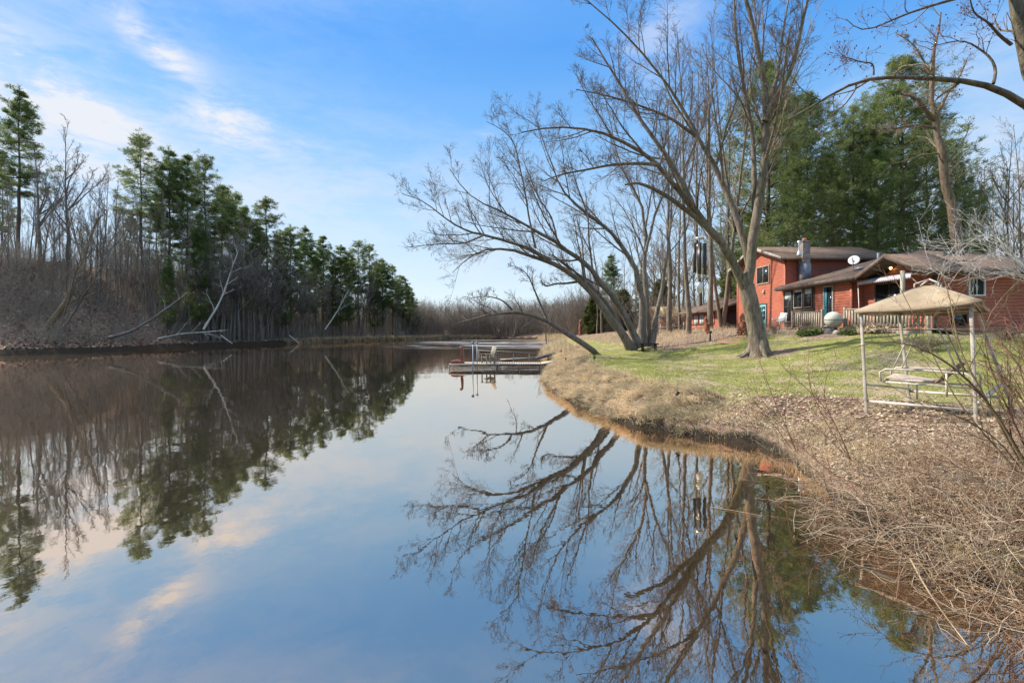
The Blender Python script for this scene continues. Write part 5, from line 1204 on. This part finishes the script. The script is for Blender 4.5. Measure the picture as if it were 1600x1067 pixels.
# ---------------------------------------------------------------- canopy swing
SW = thing('canopy_swing', 'beige canopied garden swing with cream posts on the leafy bank', 'swing', (8.65, 9.95, .9))
F1, F2 = np.array([7.38, 10.05]), np.array([8.38, 8.72]); B1t, B2t = np.array([8.9, 11.1]), np.array([9.58, 9.98]); B1b, B2b = np.array([9.1, 11.05]), np.array([9.85, 9.75])
def at(p, z): return (float(p[0]), float(p[1]), z)
def gp(p): return gz(float(p[0]), float(p[1])) - .06
for p0, p1, zt in ((F1, F1 + (-.12, 0), 2.84), (F2, F2 + (-.10, 0), 2.94), (B1b, B1t, 2.82), (B2b + (.3, 0), B2t, 2.9)):
    b = MB(); b.bar(at(p0, gp(p0)), at(p1, zt), .062, .05, (.6, -.8, 0)); b.build('post', M['cream'], SW, bevel=.008)
ap = np.array([8.62, 9.98]); cor = [F1 + (-.22, .02), F2 + (-.12, -.22), B2t + (.18, -.1), B1t + (.05, .25)]; zs = [2.87, 2.99, 2.88, 2.88]
b = MB(); V = []; Fs = []; nn = 8
for s in range(4):
    c0, c1 = cor[s], cor[(s + 1) % 4]; z0, z1 = zs[s], zs[(s + 1) % 4]; base = len(V)
    for i in range(nn + 1):
        u = i / nn
        for j in range(nn + 1):
            v = j / nn; e = c0 * (1 - v) + c1 * v; ze = z0 * (1 - v) + z1 * v - .05 * math.sin(math.pi * v)
            tp = ap + (e - ap) * .12; p = e * (1 - u) + tp * u; z = ze * (1 - u) + 3.36 * u - .10 * math.sin(math.pi * u) * math.sin(math.pi * v)
            V.append((p[0], p[1], z))
    for i in range(nn):
        for j in range(nn): a = base + i * (nn + 1) + j; Fs.append((a, a + 1, a + nn + 2, a + nn + 1))
b.add(V, Fs); o = b.build('canopy', M['canvas'], SW, True); sm_ = o.modifiers.new('thick', 'SOLIDIFY'); sm_.thickness = .006
b = MB(); V = []; Fs = []
for s in range(4):
    c0, c1 = cor[s], cor[(s + 1) % 4]; z0, z1 = zs[s], zs[(s + 1) % 4]; n_ = 8; base = len(V)
    for i in range(n_ + 1):
        u = i / n_; p = c0 * (1 - u) + c1 * u; p = p + (p - ap) * .004; za = z0 * (1 - u) + z1 * u - .05 * math.sin(math.pi * u); V += [at(p, za + .004), at(p, za - .07)]
    Fs += [(base + 2 * i, base + 2 * i + 2, base + 2 * i + 3, base + 2 * i + 1) for i in range(n_)]
b.add(V, Fs)
o = b.build('valance', M['canvas'], SW); sm_ = o.modifiers.new('thick', 'SOLIDIFY'); sm_.thickness = .006
b = MB(); t_ = [ap + (c - ap) * .2 for c in cor]
for s in range(4): b.bar(at(t_[s], 3.40), at(ap, 3.50), .025); b.bar(at(t_[s], 3.30), at(t_[s], 3.41), .02)
b.build('vent_frame', M['cream'], SW)
b = MB(); b.bar(at(F1 + (-.1, 0), 2.8), at(F2 + (-.1, 0), 2.88), .05); b.bar(at(B1t, 2.8), at(B2t, 2.86), .05); b.bar(at(F1 + (-.1, 0), 2.8), at(B1t, 2.8), .05); b.bar(at(F2 + (-.1, 0), 2.87), at(B2t, 2.86), .05)
for s in range(4): b.bar(at(cor[s], zs[s] - .02), at(t_[s], 3.3), .03)
b.build('roof_frame', M['cream'], SW)
b = MB(); b.bar(at(F1, .98), at(F2, 1.0), .05); b.bar(at(B1b, 1.05), at(B2b, 1.1), .05); b.bar(at(F1, 1.32), at(B1b, 1.1), .04); b.bar(at(F2, 1.1), at(B2b, 1.35), .05); b.build('base_frame', M['cream'], SW)
uu = (F2 - F1) / np.linalg.norm(F2 - F1); vv = np.array([-uu[1], uu[0]]); cc = (F1 + F2 + B1b + B2b) / 4 + uu * -.08 - vv * .18
def lp(u, v, z): p = cc + uu * u + vv * v; return (float(p[0]), float(p[1]), z)
b = MB()
zf = 1.36
b.tube([lp(-.72, -.3, zf), lp(.72, -.3, zf), lp(.72, .35, zf), lp(-.72, .35, zf), lp(-.72, -.3, zf)], .018, 8)
for u in (-.25, .25): b.bar(lp(u, -.3, zf), lp(u, .35, zf), .03)
for v in (-.34, .36): b.tube([lp(-.70, v, zf), lp(-.72, v, zf + .2), lp(-.62, v, zf + .27), lp(0, v, zf + .29), lp(.62, v, zf + .27), lp(.72, v, zf + .2), lp(.72, v, zf - .25)], .02, 8)
b.bar(lp(.35, -.34, zf + .26), lp(.35, -.34, zf - .2), .03); b.bar(lp(-.1, -.34, zf), lp(-.1, -.34, zf - .3), .025)
b.build('seat_frame', M['cream'], SW, True)
for v in (-.3, .32):
    for sg in (-1, 1):
        b = MB(); b.tube([lp(sg * .52, v, zf + .24), lp(sg * .10, v * .7, 2.78)], .014, 8); b.build('hanger_rod', M['cream'], SW, True)
b = MB(); b.prism([lp(-.66, -.28, zf + .03), lp(.10, -.28, zf + .03), lp(.10, .33, zf + .03), lp(-.66, .33, zf + .10)], (0, 0, .05)); b.build('seat_cushion', M['cushion'], SW, bevel=.02)
b = MB(); b.prism([lp(.16, -.28, zf + .03), lp(.16, .33, zf + .03), lp(.52, .33, zf + .42), lp(.52, -.28, zf + .42)], (0, 0, .05)); b.build('folded_backrest', M['cushion_back'], SW, bevel=.015)

# ---------------------------------------------------------------- wind chimes in the forked tree
def chime(label, c, ntop, tubes_, rm, length, disc, zt, top):
    o = thing('wind_chime', label, 'wind chime', c)
    b = local(); n = len(tubes_)
    for i, (dx, dy, L, dz) in enumerate(tubes_): b.tube([(dx, dy, -dz), (dx, dy, -dz - L)], .045 * rm[1], 10)
    b.build('tubes', M[rm[0]], o, True)
    b = local(); b.tube([(0, 0, .18), (0, 0, .24)], .19 * top, 16); b.build('top_plate', M['silver' if top < 1.2 else 'garage_dark'], o)
    b = local(); b.tube([(0, 0, .24), (0, 0, zt)], .006, 6)
    for dx, dy, L, dz in tubes_: b.tube([(dx * .8, dy * .8, .2), (dx, dy, -dz)], .004, 5)
    b.tube([(0, 0, .2), (0, 0, -disc[0] + .1)], .005, 5); b.build('cords', M['black'], o)
    if disc[1]:
        b = local(); rot = Vector((-.4, -1, .0)).to_track_quat('Z', 'Y'); V = []
        n = 20; r0, r1 = disc[1]
        for s in (-.008, .008):
            V += [tuple(rot @ Vector((0, 0, s)) + Vector((0, 0, 0)))]
        pts = []
        for i in range(n): a = 2 * math.pi * i / n; pts.append((r0 * math.cos(a) * (1 - .35 * max(0, math.sin(a)) * disc[2]), 0, r1 * math.sin(a) - disc[0]))
        b.prism(pts, (0, .015, 0)); b.build('wind_sail', M['white'], o)
    return o
x, _, z = P(1080, 388, 22)
chime('long black tubed wind chime with a round white sail, hanging from the forked tree', (x, 21.0, z + .05), 4, [(-.22, 0, 1.28, 0), (-.04, -.12, 1.35, 0), (.02, .14, 1.3, 0), (.24, 0, 1.36, 0), (.16, -.13, 1.33, .03)], ('black', 1.35), 1.3, (1.86, (.155, .19), 0), 2.3, 1.)
x, _, z = P(1092, 392, 22)
chime('slim silver wind chime with a pointed white sail right of the black one', (x, 21.9, z), 4, [(-.07, 0, 1.2, 0), (.06, -.06, 1.1, 0), (.05, .09, 1.25, 0), (.18, 0, 1.15, 0)], ('silver', .5), 1.2, (1.72, (.16, .22), .9), 2.4, .8)
x, _, z = P(1151, 345, 21.6)
chime('dark wooden wind chime high beside the trunk of the forked tree', (x, 21.4, z + .3), 4, [(-.15, 0, .85, 0), (-.02, -.1, .95, 0), (.0, .12, .8, 0), (.14, 0, .9, 0)], ('garage_dark', .7), .9, (1.1, None, 0), 1.2, .9)
